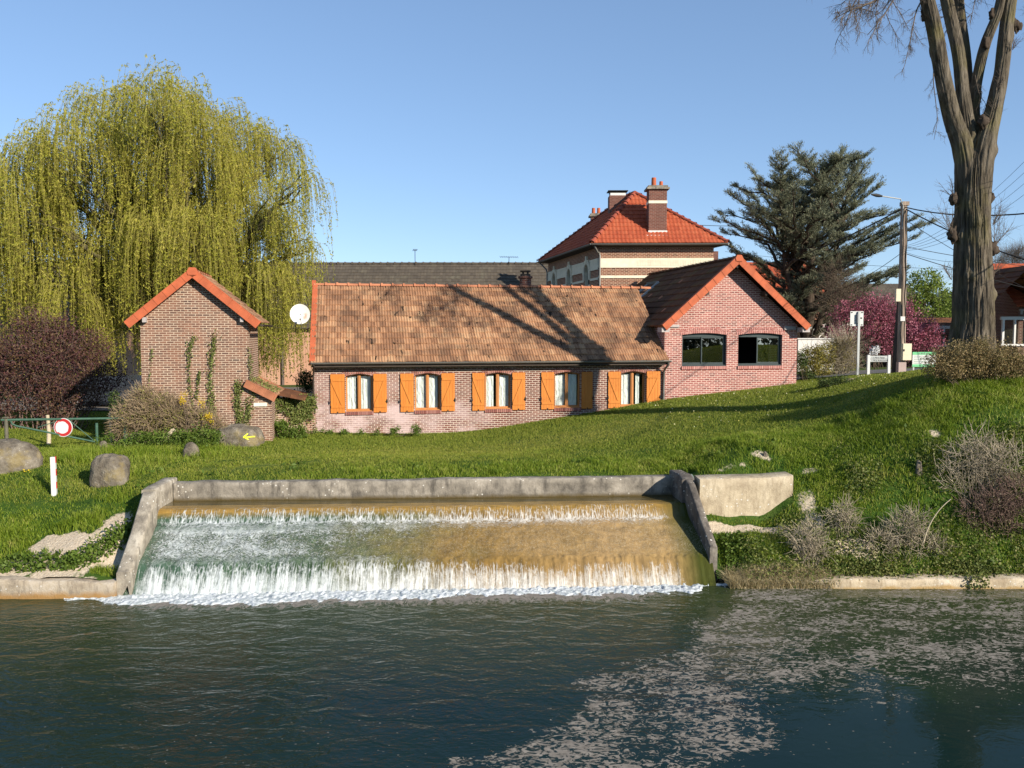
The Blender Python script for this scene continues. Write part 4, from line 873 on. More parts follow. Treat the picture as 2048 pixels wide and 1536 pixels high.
def antenna(px, py0, D, w, label, tilt=0):
    p = P(px, py0, D); mb = MB(); z0 = zR2-.1; mb.tube([(p[0], D, z0), (p[0], D, p[2])], .022, 5)
    t = np.array((math.cos(tilt), math.sin(tilt), .0)); c = p
    mb.tube([c-t*w/2, c+t*w/2], .015, 4); s = np.array((-t[1], t[0], 0))
    for k in range(9): q = c+t*w*(k/8-.5); mb.tube([q-s*.25+(0,0,-.09), q+s*.25+(0,0,.09)], .009, 3)
    mb.build('antenna', IRON, None, (0,0,0), label=label, category='antenna')
antenna(1018, 514, 58.4, 1.25, 'television aerial with many rods on the ridge left of the villa', .15)
antenna(830, 500, 58.4, .3, 'small thin aerial mast alone on the middle of the long dark ridge')
# ------------------------------------------------------------ vegetation helpers
def unit(v): return v/(np.linalg.norm(v, axis=-1, keepdims=True)+1e-9)
def leaves(mb, p, size, asp=.5, up=0., droop=0., var=.4, normal=None):
    """rhombus leaves at points p"""
    n = len(p); d = rng.normal(size=(n, 3)); d[:, 2] = d[:, 2]*(1-abs(droop))-droop*1.5; d = unit(d)
    q = rng.normal(size=(n, 3)); q[:, 2] += up*2; w = unit(np.cross(d, q)); s = size*(1+var*(rng.random(n)*2-1))[:, None]
    v = np.stack([p-d*s*.5, p+w*s*asp*.5, p+d*s*.5, p-w*s*asp*.5], 1).reshape(-1, 3)
    mb.add(v, np.arange(n*4).reshape(n, 4))
def blades(mb, x, y, z, h, w, lean=.35, curl=.5, dirbias=None):
    n = len(x); a = rng.random(n)*6.283; l = h*lean*(rng.random(n)*1.4+.1); dx, dy = np.cos(a)*l, np.sin(a)*l
    if dirbias is not None: dx = dx+dirbias[0]*h; dy = dy+dirbias[1]*h
    b = rng.random(n)*3.1416; wx, wy = np.cos(b)*w/2, np.sin(b)*w/2
    b0 = np.stack([x-wx, y-wy, z-.01], 1); b1 = np.stack([x+wx, y+wy, z-.01], 1)
    m0 = np.stack([x-wx*.7+dx*.35, y-wy*.7+dy*.35, z+h*.6], 1); m1 = np.stack([x+wx*.7+dx*.35, y+wy*.7+dy*.35, z+h*.6], 1)
    t = np.stack([x+dx, y+dy, z+h*(1-curl*.3*(rng.random(n)))], 1)
    V = np.stack([b0, b1, m1, m0, t], 1).reshape(-1, 3); i = np.arange(n)[:, None]*5
    mb.add(V, i+np.array([[0,1,2,3]])); s = mb.n-n*5
    mb.F.append((i+np.array([[3,2,4]]))+s)
def insph(n, r=1., shell=.4):
    d = unit(rng.normal(size=(n, 3))); return d*(r*(shell+(1-shell)*rng.random(n))**.6)[:, None] if shell else d*(r*rng.random(n)**(1/3))[:, None]
def bez(p0, p1, bow, n=8, jit=0.):
    p0, p1 = np.array(p0, float), np.array(p1, float); t = np.linspace(0, 1, n)[:, None]
    p = p0*(1-t)+p1*t+np.array(bow, float)*4*t*(1-t)*.5
    if jit: p[1:-1] += rng.normal(size=(n-2, 3))*jit
    return p
def sweep_many(mb, paths, r0, r1, n=3):
    """many thin branches at once; paths array (k, m, 3)"""
    paths = np.asarray(paths); k, m_, _ = paths.shape; t = unit(np.gradient(paths, axis=1)); ref = np.array((.31, .2, .93))
    u = unit(np.cross(t, ref)); w = np.cross(t, u); rad = (np.asarray(r0).reshape(-1, 1)*(1-np.linspace(0,1,m_))+np.asarray(r1).reshape(-1, 1)*np.linspace(0,1,m_))
    a = np.arange(n)*2*math.pi/n
    g = paths[:, :, None]+rad[:, :, None, None]*(np.cos(a)[:, None]*u[:, :, None]+np.sin(a)[:, None]*w[:, :, None])
    i = np.arange(k*m_*n).reshape(k, m_, n); j = np.roll(i, -1, 2)
    mb.add(g.reshape(-1, 3), np.stack([i[:, :-1], j[:, :-1], j[:, 1:], i[:, 1:]], -1).reshape(-1, 4))
def inpoly(x, y, poly):
    c = np.zeros(len(x), bool); n = len(poly)
    for i in range(n):
        (x1, y1), (x2, y2) = poly[i], poly[i-1]
        c ^= ((y1 > y) != (y2 > y)) & (x < (x2-x1)*(y-y1)/(y2-y1+1e-12)+x1)
    return c
BARKG = barkm('grey_bark', (.060, .048, .036), (.21, .175, .13)); BARKD = barkm('dark_bark', (.03, .022, .016), (.10, .075, .055)); BARKW = barkm('willow_bark', (.06, .05, .025), (.15, .13, .06))
TWIG = simple('twig', (.13, .095, .065), .9, .3); TWIGD = simple('dry_twig', (.34, .285, .20), .9, .3); TWIGR = simple('reddish_twig', (.17, .11, .085), .9, .3)

# ------------------------------------------------------------ weeping willow
willow = thing('willow_tree', 'huge yellow green weeping willow behind the brick outhouse', 'tree', (-16.6, 41, gz(-16.6, 41)))
OFWL = tuple(willow.location); D0 = 41.
lobes = [(320,205,80),(230,235,80),(400,240,80),(150,300,90),(480,290,70),(545,300,60),(300,330,120),(90,340,80),(430,370,100),(600,370,50),(30,400,90),(190,420,110),(330,450,120),(480,450,90),(555,450,60),(90,500,100),(430,540,80),(250,560,90),(-50,430,90),(520,560,60),(10,560,80),(150,590,70),(380,600,60),(330,470,80),(230,500,80),(400,470,70),(290,400,80),(385,320,90),(350,240,70),(555,590,45),(535,640,40),(590,570,36),(265,640,36),(610,500,36)]
LC_ = []
for (px, py, r) in lobes:
    D = D0+(random.uniform(-3.5, 3.0) if py < 9999 else 0); c = P(px, py, D); LC_.append((c, r/FPX*D))
base = np.array((-16.6, 41, gz(-16.6, 41)-.2)); mb = MB()
fork = base+np.array((0.3, 0, 3.2)); mb.tube(bez(base, fork, (.1,0,0), 8), np.linspace(.75, .5, 8), 14)
limbs = []
for k, (c, r) in enumerate(LC_):
    end = c+np.array((0, 0, -r*.2)); path = bez(fork+rng.normal(size=3)*.1, end, (0, 0, 1.2+random.random()), 12, .12); limbs.append(path)
    mb.tube(path, np.linspace(.20 if k < 16 else .14, .03, 12), 7)
    for q in range(5):
        s = path[5+q % 7]; e = c+unit(rng.normal(size=3))*r*.85*np.array((1,1,.8)); mb.tube(bez(s, e, (0,0,.5), 7, .06), np.linspace(.06, .015, 7), 4)
mb.build('trunk', BARKW, willow, OFWL, smooth=True)
ns = 13500; wts = np.array([r*r for _, r in LC_]); wts /= wts.sum(); ch = rng.choice(len(LC_), ns, p=wts)
cs = np.array([LC_[k][0] for k in ch]); rs = np.array([LC_[k][1] for k in ch])
# strands gather into curtains: quantise the azimuth directions of each lobe
nc = 26; cu = unit(rng.normal(size=(len(LC_), nc, 3))); cu[:, :, 2] = np.abs(cu[:, :, 2])*.9-.12; cu = unit(cu)
dirs = unit(cu[ch, rng.integers(0, nc, ns)]+rng.normal(size=(ns, 3))*.16)
st = cs+dirs*(rs*(.5+.55*rng.random(ns)))[:, None]
seg = 26; L = (1.0+rng.random(ns)**1.2*3.0)*np.interp(st[:, 2], [4, 9, 14, 18], [1.5, 1.35, .85, .42]); 
L = np.minimum(L, np.maximum(st[:, 2]-2.7-rng.random(ns)*1.6, .7))
hd = dirs.copy(); hd[:, 2] = 0; hd = unit(hd+rng.normal(size=(ns, 3))*.2*np.array((1,1,0)))
t = np.linspace(0, 1, seg)[None, :, None]; out = (.25+.5*rng.random(ns))[:, None, None]
path = st[:, None]+hd[:, None]*out*(1-np.exp(-3.*t))*1.1+np.array((0,0,1.))*(.22*np.sin(np.minimum(t*6, 3.14))*(dirs[:, 2:3]>0)[:, None]-L[:, None, None]*t**1.15)
ph = rng.random((ns, 1))*6.28; path[:, :, 0] += .06*np.sin(ph+t[:, :, 0]*5)*t[:, :, 0]; path[:, :, 1] += .06*np.cos(ph*1.7+t[:, :, 0]*4)*t[:, :, 0]
mb = MB(); sweep_many(mb, path[:, ::3], np.full(ns, .009), np.full(ns, .004))
mb.build('strands', simple('yellow_twig', (.30, .26, .06), .8, .2), willow, OFWL)
mb = MB(); nl = 30
tt_ = rng.random((ns, nl))*.96+.04; idx = tt_*(seg-1); i0 = np.floor(idx).astype(int); i0 = np.minimum(i0, seg-2); fr = (idx-i0)[..., None]
pp = np.take_along_axis(path, i0[..., None].repeat(3, 2), 1)*(1-fr)+np.take_along_axis(path, (i0+1)[..., None].repeat(3, 2), 1)*fr
keep = rng.random((ns, nl)) < np.clip(L/3.2, .25, 1)[:, None]
pp = pp[keep]+rng.normal(size=(keep.sum(), 3))*.03
leaves(mb, pp, .15, .30, droop=.60)
WL = leafm('willow_leaves', (.25, .25, .03), (.40, .40, .05), (.55, .47, .09), .5, .35)
mb.build('crown', WL, willow, OFWL)

# ------------------------------------------------------------ cedar
cd = np.array((*P(1610, 640, 48.)[:2], 0)); cd[2] = gz(cd[0], cd[1]); ced = thing('cedar_tree', 'large dark blue green cedar with layered branches behind the gabled house', 'tree', tuple(cd)); OC = tuple(cd)
ztop = P(1610, 322, 48)[2]; mb = MB(); crown = MB()
trk = [bez(cd-(0,0,.3), cd+np.array((q[0], q[1], ztop-cd[2]-q[2])), (q[0]*.3, 0, 0), 12, .08) for q in ((.5,0,.3),(-1.2,.5,3.5),(1.8,-.3,3.0),(-.3,.8,5))]
for k, p in enumerate(trk): mb.tube(p, np.linspace(.42-.08*k, .04, 12), 8)
prz = np.array([P(1610, y, 48)[2] for y in (305,330,360,410,455,500,560,620,660)]); prl = np.array([45,95,130,140,160,168,150,120,80])/FPX*48; prr = np.array([50,85,115,120,140,205,200,150,90])/FPX*48
secs = []; nlimb = 118
for k in range(nlimb):
    z = cd[2]+1.6+(ztop-cd[2]-1.9)*((k+random.random())/nlimb)**.85; az = random.random()*6.283; t_ = trk[k % 4]; ti = np.clip(np.interp(z, t_[:, 2], np.arange(12)), 0, 11); s = t_[int(ti)]*(1-(ti-int(ti)))+t_[min(11, int(ti)+1)]*(ti-int(ti))
    px_ = math.cos(az); rr = float(np.interp(-z, -prz, prr if px_ > 0 else prl))*(.72+.36*random.random())*(.75+.25*abs(px_))
    e = np.array((cd[0]+px_*rr, cd[1]+math.sin(az)*rr*.95, z+rr*.16+.3)); s = s-np.array((0,0,rr*.28))
    if s[2] < cd[2]+.8: s[2] = cd[2]+.8
    p = bez(s, e, (0,0,.7), 10, .07); mb.tube(p, np.linspace(.11, .02, 10), 5)
    dr = unit(e-s); sd = unit(np.cross(dr, (0,0,1.)))
    for i in range(2, 10):
        for sg in (-1, 1):
            for rep in (0, 1):
                ln_ = (.35+.85*random.random())*(1.1-.055*i); a0 = p[i]+dr*random.uniform(-.25, .25)*rr*.2
                b0 = a0+dr*ln_*.7+sd*sg*ln_*(.5+.5*random.random())+np.array((0,0,random.uniform(-.02,.24)*ln_+.05)); secs.append((a0, b0))
    secs.append((p[-2], p[-1]+dr*.5+np.array((0,0,.12))))
A0 = np.array([a for a, b in secs]); B0 = np.array([b for a, b in secs]); tt3 = np.linspace(0,1,4)[None,:,None]
sweep_many(mb, A0[:, None]*(1-tt3)+B0[:, None]*tt3, np.full(len(secs), .022), np.full(len(secs), .006))
mb.build('trunk', BARKD, ced, OC, smooth=True)
k = 54; t = rng.random((len(secs), k, 1))**.8; base_ = A0[:, None]*(1-t)+B0[:, None]*t; base_ = base_+rng.normal(size=base_.shape)*np.array((.075,.075,.035)); base_ = base_.reshape(-1, 3)
dd = np.repeat(unit(B0-A0), k, 0)+rng.normal(size=(len(base_), 3))*.55+np.array((0,0,.3)); dd = unit(dd); w = unit(np.cross(dd, rng.normal(size=dd.shape)))*.017; s = .10+.07*rng.random((len(base_), 1))
crown.add(np.stack([base_-w, base_+w, base_+dd*s], 1).reshape(-1, 3), np.arange(len(base_)*3).reshape(-1, 3))
crown.build('crown', leafm('cedar_needles', (.12, .135, .085), (.20, .215, .135), (.30, .30, .18), .35, .5), ced, OC)

# ------------------------------------------------------------ generic shrubs
def shrub(name, label, cat, D, lobes, n, size, mat, asp=.55, stems=20, stemmat=None, shell=.35, droop=0., group=None, depth=.8, stemr=.014, twigs=0, twiglen=.4, up=0., crownname='foliage'):
    cs = [(P(px, py, D+dz), r/FPX*D) for (px, py, r, *q) in lobes for dz in ((q[0] if q else 0.),)]
    bx = np.mean([c[0] for c, _ in cs]); b = np.array((bx, D, gz(bx, D))); t = thing(name, label, cat, tuple(b), group=group)
    wt = np.array([r*r for _, r in cs]); wt /= wt.sum(); ch = rng.choice(len(cs), n, p=wt); C_ = np.array([c for c, _ in cs])[ch]; R_ = np.array([r for _, r in cs])[ch]
    if n:
        # leaves gather in small clumps
        ncl = max(8, n//28); cc = rng.choice(len(cs), ncl, p=wt); cl = np.array([c for c, _ in cs])[cc]+insph(ncl, 1., shell)*np.array([r for _, r in cs])[cc][:, None]*np.array((1, depth, 1))
        p = cl[rng.integers(0, ncl, n)]+rng.normal(size=(n, 3))*(.13*R_[:, None]+.03)
        g = ground(p[:, 0], p[:, 1]); p = p[p[:, 2] > g+.02]
        mb = MB(); leaves(mb, p, size, asp, droop=droop, up=up); mb.build(crownname, mat, t, tuple(b))
    mb = MB(); pa = []
    for k in range(stems):
        c, r = cs[k % len(cs)]; e = c+insph(1, r, .5)[0]*np.array((1, depth, 1)); s0 = np.array((b[0]*.5+c[0]*.5+random.uniform(-.5,.5)*r, b[1]+random.uniform(-.2,.2), 0)); s0[2] = gz(s0[0], s0[1])-.03
        pa.append(bez(s0, e, (0,0,r*.3), 7, .04*r))
    if pa: sweep_many(mb, np.array(pa), np.full(len(pa), stemr), np.full(len(pa), stemr*.35), 4)
    if twigs:
        cc = rng.choice(len(cs), twigs, p=wt); c0 = np.array([c for c, _ in cs])[cc]; r0 = np.array([r for _, r in cs])[cc][:, None]
        a = c0+insph(twigs, 1., .3)*r0*.85*np.array((1, depth, 1)); d = unit(a-c0+np.array((0,0,.4))*r0+rng.normal(size=a.shape)*.5*r0); bb = a+d*twiglen*(.5+rng.random((twigs,1)))
        mid = (a+bb)/2+rng.normal(size=a.shape)*twiglen*.12; g = ground(a[:,0], a[:,1]); ok = (a[:,2] > g) & (bb[:,2] > g)
        sweep_many(mb, np.stack([a, mid, bb], 1)[ok], np.full(ok.sum(), .007), np.full(ok.sum(), .003))
    if stems or twigs: mb.build('stems', stemmat or TWIG, t, tuple(b))
    return t
PURP = leafm('purple_leaves', (.045, .018, .022), (.095, .035, .035), (.13, .09, .03), .15); PINKB = leafm('cherry_blossom', (.19, .045, .065), (.34, .085, .13), (.52, .22, .27), .3)
GRN = leafm('fresh_leaves', (.10, .15, .02), (.19, .25, .04), (.30, .36, .09), .4); DGRN = leafm('dark_leaves', (.025, .045, .012), (.055, .085, .02), (.10, .13, .035), .2)
IVY = leafm('ivy_leaves', (.06, .09, .02), (.13, .16, .035), (.26, .27, .08), .2); WEED = leafm('weed_leaves', (.05, .09, .010), (.09, .145, .018), (.15, .20, .035), .3)
YEL = leafm('forsythia_flowers', (.55, .38, .02), (.75, .55, .03), None, .3); HED = leafm('hedge_leaves', (.10, .10, .025), (.22, .17, .07), (.36, .25, .12), .25); OLI = leafm('olive_yellow_leaves', (.13, .13, .03), (.27, .24, .05), (.42, .34, .08), .3)
TWIGB = simple('brown_vine', (.32, .235, .145), .9, .4); OLI2 = leafm('vine_leaves', (.13, .11, .035), (.23, .20, .06), (.33, .34, .09), .3)
DRY = leafm('dry_leaves', (.12, .09, .05), (.22, .17, .10), (.32, .26, .16), .2)
shrub('purple_shrub', 'wide dark purple leaved shrub at the left edge behind the green barrier', 'shrub', 31., [(60,720,75),(140,740,80),(100,690,55),(200,760,50),(20,770,70),(120,790,60),(-30,720,60),(180,700,40,.5),(60,650,32),(120,660,30),(-60,780,60)], 36000, .08, PURP, stems=70, stemmat=TWIGR, stemr=.022, twigs=1500, twiglen=.5)
shrub('cherry_tree', 'dark pink blossoming cherry behind the utility pole', 'tree', 42., [(1700,655,44),(1750,648,52),(1800,655,48),(1840,665,38),(1695,622,26),(1750,615,32),(1800,620,28),(1868,675,24),(1680,680,32),(1760,690,36),(1825,695,34)], 19000, .09, PINKB, stems=40, stemmat=BARKD, stemr=.05, twigs=900, twiglen=.7, crownname='crown')
shrub('leafy_tree', 'pale green spring tree left of the big bare trunk', 'tree', 62., [(1850,560,30),(1835,590,30),(1870,590,28),(1850,625,38),(1885,640,30),(1830,650,30),(1880,610,22)], 9000, .17, GRN, stems=26, stemmat=BARKD, stemr=.07, twigs=300, twiglen=.9, crownname='crown')
shrub('round_shrub', 'round dark shrub on bare stems at the left end of the long house', 'shrub', 33., [(612,765,17),(600,758,12),(622,775,14),(614,752,10)], 2600, .06, DGRN, stems=14, stemmat=BARKD, stemr=.02)
shrub('tangled_vine', 'dry brown tangle of vine heaped against the outhouse', 'shrub', 26.6, [(300,830,38),(350,838,34),(400,845,28),(262,840,32),(288,795,20),(330,812,22),(250,858,22),(380,862,24),(428,856,18),(270,808,14)], 15000, .055, OLI2, stems=40, stemmat=TWIGB, stemr=.012, twigs=6500, twiglen=.34, depth=.7)
shrub('forsythia', 'yellow flowering forsythia sprays in front of the outhouse wall', 'shrub', 26.3, [(372,784,9),(415,838,11),(425,828,8),(405,806,9),(365,800,7)], 420, .05, YEL, stems=10)
shrub('climbing_shrub', 'green leafy growth left of the dry vine by the outhouse', 'shrub', 26.9, [(238,810,16),(245,835,15),(228,795,10)], 1500, .06, DGRN, stems=8)
shrub('nettle_patch', 'dark green nettles in front of the dry vine', 'plant', 25.6, [(300,885,24),(340,885,26),(380,882,26),(270,890,22),(240,900,20),(415,878,22),(320,905,20),(210,880,14)], 11000, .07, WEED, stems=20, depth=1.6)
shrub('nettle_patch', 'low green nettles between the big boulder and the long house', 'plant', 28.3, [(540,862,16),(575,868,14),(600,868,14),(520,850,14),(560,850,10)], 4200, .07, WEED, stems=14, depth=1.4)
shrub('weed_clump', 'low weeds along the foot of the whitewashed house wall', 'plant', 29.7, [(660,868,9),(690,868,9),(720,868,9),(790,862,9),(830,860,10),(640,869,10),(755,868,7)], 2600, .06, WEED, stems=8, depth=2.)
shrub('hedge', 'clipped bronze hedge around the foot of the big bare tree', 'hedge', 21.6, [(1880,725,26),(1915,712,28),(1950,706,28),(1985,706,28),(2015,716,26),(2045,722,26),(2075,730,26),(1862,738,14),(1900,738,24),(1945,735,26),(1990,735,26),(2030,740,24)], 21000, .045, HED, stems=60, depth=1.3, stemr=.01, up=.0)
shrub('yellow_shrub', 'yellow flowering shrub right of the gabled house', 'shrub', 36.5, [(1625,712,24),(1650,708,22),(1618,735,18),(1645,735,20)], 6000, .07, OLI, stems=14, twigs=120)
shrub('bare_shrub', 'wispy brown shrub behind the road sign post', 'shrub', 36.8, [(1680,705,24),(1690,730,22),(1668,725,18),(1695,690,16),(1672,690,12)], 3800, .05, OLI, stems=40, twigs=900, twiglen=.8, stemmat=TWIGD)
shrub('dark_shrub', 'dark green shrub against the right corner of the gabled house', 'shrub', 35.2, [(1606,735,15),(1604,715,12),(1612,752,12),(1625,757,9)], 2600, .06, DGRN, stems=8)
shrub('juniper', 'flat dark juniper spreading in front of the stone planter', 'shrub', 28.2, [(1660,768,12),(1690,768,14),(1720,770,12),(1645,766,9),(1672,760,8)], 3800, .05, DGRN, stems=10, depth=1.8)

# dry shrubs on the right bank
def dry(label, D, lobes, stems, twigs, tl, mat, green=0):
    return shrub('dry_shrub', label, 'shrub', D, lobes, green, .05, DRY, stems=stems, stemmat=mat, twigs=twigs, twiglen=tl, stemr=.006, group='dry shrubs on the right bank')
dry('pale grey leafless shrub highest on the right bank', 18.95, [(1930,925,42),(1975,920,45),(2020,930,45),(1900,960,30),(1955,880,22),(1990,960,36)], 90, 750, .34, TWIGD)
dry('brown purple leafless thicket at the right edge of the bank', 18.5, [(1990,1010,45),(2030,990,45),(1950,1020,36),(2050,1030,40),(2005,1055,34)], 60, 1300, .22, TWIGR, 500)
dry('small upright dry shrub just right of the curved abutment', 18.1, [(1600,1080,26),(1625,1070,28),(1612,1105,26),(1640,1100,24)], 70, 380, .26, TWIGD)
dry('small dry tuft above the one beside the abutment', 18.6, [(1675,1035,22),(1690,1020,20),(1700,1045,18)], 50, 200, .24, TWIGD)
dry('sprawling grey bramble in the middle of the right bank', 18.25, [(1760,1085,34),(1800,1060,32),(1840,1090,34),(1780,1120,28),(1830,1040,24),(1870,1100,28)], 50, 1000, .24, TWIGD, 300)
p0, p1 = P(1847, 1085, 17.9), P(1902, 998, 17.9); mb = MB(); pth = bez(p0, p1, (-.16, 0, .14), 10); mb.tube(pth, np.linspace(.013, .009, 10), 5); mb.tube([pth[7], pth[7]+(.14,0,.13)], [.008, .005], 4)
mb.build('dead_stick', simple('bleached_wood', (.48, .40, .27), .9, .1), None, label='bent pale dead stick standing up among the brambles', category='stick')

# big-leaved weeds, brambles: ground cover nobody could count
mb = MB(); 
def patch(n, x0, x1, y0, y1, h0, h1, dens=None):
    x = x0+(x1-x0)*rng.random(n); y = y0+(y1-y0)*rng.random(n)
    if dens is not None: k = rng.random(n) < dens(x, y); x, y = x[k], y[k]
    return np.stack([x, y, ground(x, y)+h0+(h1-h0)*rng.random(len(x))**1.5], 1)
def bd(x, y): return np.clip(fbm(x*1.1, y*1.6, seed=61)*2.2+.6+np.clip((x-6.6)/5, -.3, .45)-(y-18.2)*.85, 0, 1)
leaves(mb, patch(60000, 5.0, 18, 17.5, 20.5, .03, .42, bd), .055, .7)
leaves(mb, patch(12000, 6.0, 18, 17.7, 17.95, .02, .3, lambda x, y: np.clip(fbm(x*1.7, y, seed=77)*2.4+.35, 0, 1)), .055, .7)
q = patch(6500, 6.4, 18, 17.36, 17.6, 0, .2, lambda x, y: np.clip(fbm(x*1.3, 0*y, seed=78)*5-1., 0, 1)); q[:, 2] = .03+.3*rng.random(len(q)); leaves(mb, q, .06, .7)
mb.build('brambles', leafm('bramble_leaves', (.07, .10, .02), (.14, .175, .04), (.28, .25, .09), .3, 1.4), None, kind='stuff', label='brambles and ivy covering the lower right bank')
mb = MB()
leaves(mb, patch(4200, -9.5, -8.4, 17.15, 18.9, .02, .22, lambda x, y: np.clip(1.2-np.abs((y-17.3)-(x+9.3)*1.5)*2.2, 0, 1)), .085, .6)
leaves(mb, patch(900, -10.9, -9.3, 17.15, 17.6, .02, .16), .10, .5)
leaves(mb, patch(2200, 4.75, 5.6, 17.85, 18.6, .02, .2, lambda x, y: np.clip(1.1-(x-4.75)*1.6, 0, 1)), .07, .6)
for a in range(0, 60):
    x, y = random.uniform(-11.5, 16), random.uniform(17.6, 22); 
    if -8.6 < x < 7 and y < 20.7: continue
    n = 18; c = np.array((x, y, gz(x, y))); leaves(mb, c+rng.normal(size=(n, 3))*np.array((.12,.10,.03))+(0,0,.05), .13, .45)
mb.build('broadleaf_weeds', WEED, None, kind='stuff', label='dock and other broad leaved weeds on the banks')
mb = MB(); c = P(100, 1130, 17.55)
for k in range(26):
    a = random.random()*6.28; l = random.uniform(.14,.26); d = np.array((math.cos(a)*.7, math.sin(a)*.5, .55)); d /= np.linalg.norm(d); w = unit(np.cross(d, (0,0,1.)))*.035; s = c+rng.normal(size=3)*(.06,.05,0)
    mb.add([s, s+d*l*.5-w, s+d*l, s+d*l*.5+w], [[0,1,2,3]])
mb.build('dock_plant', WEED, None, label='broad leaved dock plant below the chalky patch on the left bank', category='plant')
# ivy on the outhouse and garden wall
def T_(px, py, dd=-.05):
    # point on the outhouse front wall through a pixel
    r = (px-1024)/FPX; c, s = math.cos(TA), math.sin(TA); u = (r*(TO[1]+c*dd)-(TO[0]-s*dd))/(c-r*s); y = TO[1]+s*u+c*dd; return P(px, py, y)
mb = MB()
for pl, wd, n in (([(386,850),(383,800),(376,740),(378,700),(388,675)], 5, 420), ([(424,850),(423,800),(420,750),(424,705),(430,672)], 7, 720), ([(392,800),(396,765),(400,745)], 4, 150), ([(480,865),(478,830),(474,795),(477,765)], 8, 800), ([(505,790),(502,740),(500,700)], 5, 260), ([(492,850),(500,800)], 9, 330), ([(298,765),(303,720),(305,700)], 3, 60), ([(432,835),(418,800)], 5, 150)):
    pl = np.array(pl, float); t = rng.random(n)*(len(pl)-1); i = t.astype(int); q = pl[i]*(1-(t-i))[:, None]+pl[np.minimum(i+1, len(pl)-1)]*(t-i)[:, None]; q = q+rng.normal(size=q.shape)*wd*np.array((.55,.8))
    leaves(mb, np.array([T_(a, b, -.03-random.random()*.07) for a, b in q]), .055, .8)
mb.build('ivy', IVY, None, label='strands of ivy climbing the front wall of the outhouse', category='climbing plant')
gw = thing('garden_wall', 'low brick garden wall between the outhouse and the long house', 'wall', (-7.6, 28.9, 1.85)); ga, gb = np.array((-8.2, 28.7)), np.array((-7.1, 29.95))
ga = np.array(P(520, 800, 28.4)[:2]); gb = np.array(P(631, 800, 29.7)[:2]); fG, LG = fseg(ga, gb); mb = MB(); zt1 = P(560, 799, 29)[2]
wall(mb, fG, 0, LG, 1.5, [(0, zt1), (LG, zt1)]); wall(mb, fG, 0, LG, 1.5, [(0, zt1), (LG, zt1)], d=.22); mb.quad(fG(0,0,zt1), fG(LG,0,zt1), fG(LG,.22,zt1), fG(0,.22,zt1)); mb.build('wall', BR3, gw, (-7.6, 28.9, 1.85))
mb = MB(); n = 7000; u = rng.random(n)*LG; h = rng.random(n); z = zt1+.06-(zt1-1.85)*h; k = rng.random(n) < np.clip(fbm(u*1.4, z*1.6, seed=88)*2+.95-h*.75-.2*(u/LG), 0.02, 1); u, z = u[k], z[k]
leaves(mb, np.array([fG(a, -.05-random.random()*.16, b) for a, b in zip(u, z)]), .062, .8)
u = rng.random(900)*LG; leaves(mb, np.array([fG(a, random.uniform(-.1,.3), zt1+random.random()**2*.16) for a in u]), .062, .8)
lx = rng.random(700)*.95; ly = rng.random(700); leaves(mb, np.array([np.array((*T(tw_+a*.9, b*2.4, 0)[:2], lz0+(lz1-lz0)*a+.07)) for a, b in zip(lx, ly) if random.random() < .85-abs(b-.35)]), .055, .8)
mb.build('ivy', IVY, None, label='dense ivy draped over the garden wall and lean-to roof', category='climbing plant')

# ------------------------------------------------------------ grass
def grass_field(n, x0, x1, y0, y1, dens):
    x = x0+(x1-x0)*rng.random(n); y = y0+(y1-y0)*rng.random(n)
    px = 1024+x/y*FPX; k = (px > -260) & (px < 2310)
    k &= ~((x > -8.4) & (x < 4.62) & (y < WO[1]+3.18+(x+7.97)*math.tan(WA))); k &= ~((x > 4.4) & (x < 6.7) & (y > 19.35) & (y < 20.1+np.clip(x-6.1,0,1)*.4)); k &= (y > np.where(x < 0, 17.15, 17.85))
    x, y = x[k], y[k]; k = rng.random(len(x)) < dens(x, y); return x[k], y[k]
def sd(x, y): return 1-np.clip(soilmask(x, y)*1.6+.5*fbm(x*5, y*5, seed=91)*soilmask(x, y), 0, 1)
def inhouse(x, y):
    q = (x-HO[0])*math.cos(HA)+(y-HO[1])*math.sin(HA); d = -(x-HO[0])*math.sin(HA)+(y-HO[1])*math.cos(HA); return (q > -.1) & (q < UW+.1) & (d > -.05) & (d < 9.5)
# long grass on the slopes
x, y = grass_field(620000, -17, 19, 17.0, 25.0, lambda x, y: sd(x, y)*(.12+.88*longmask(x, y))*np.clip(.75+.7*fbm(x*.9, y*.9, seed=95), .25, 1)*np.clip(1.6-(y-18)*.12, .4, 1))
tuft = fbm(x*1.3, y*1.3, seed=97); tuft = np.clip(tuft*1.3+.9*fbm(x*3.4, y*3.4, seed=98), 0, 1.2); h = (.035+.06*rng.random(len(x))+.17*tuft*(.4+.6*longmask(x, y)))*(.55+.45*longmask(x, y))*(1-.6*soilmask(x, y))
lg = np.clip(longmask(x, y)*np.clip((x-6)/4, 0, 1), 0, 1); h = h*(1+.75*lg*np.clip((y-19.5)/1.5, 0, 1)); wdt = .010+.008*rng.random(len(x))
near_wall = np.clip(1-np.abs(y-(WO[1]+3.3+(x+7.97)*math.tan(WA)))/.5, 0, 1)*(x > -8) * (x < 4.4); h = h*(1-.35*near_wall)
mb = MB(); blades(mb, x, y, ground(x, y), h, wdt, lean=.7)
GR = NT('grass'); isl = GR.island(); n = GR.noise(GR.pos(), .8, 4., .6); n2 = GR.noise(GR.pos(), 3.5, 3.); f = GR.math('MULTIPLY_ADD', isl, .40, GR.math('MULTIPLY_ADD', n, .75, GR.math('MULTIPLY_ADD', n2, .55, -.30)))
c = GR.ramp(f, [(.20, (.060, .115, .008)), (.44, (.145, .215, .014)), (.66, (.245, .31, .030)), (.86, (.40, .38, .10))]); GR.col(c); GR.set('Roughness', .55); GR.set('Specular IOR Level', .25)
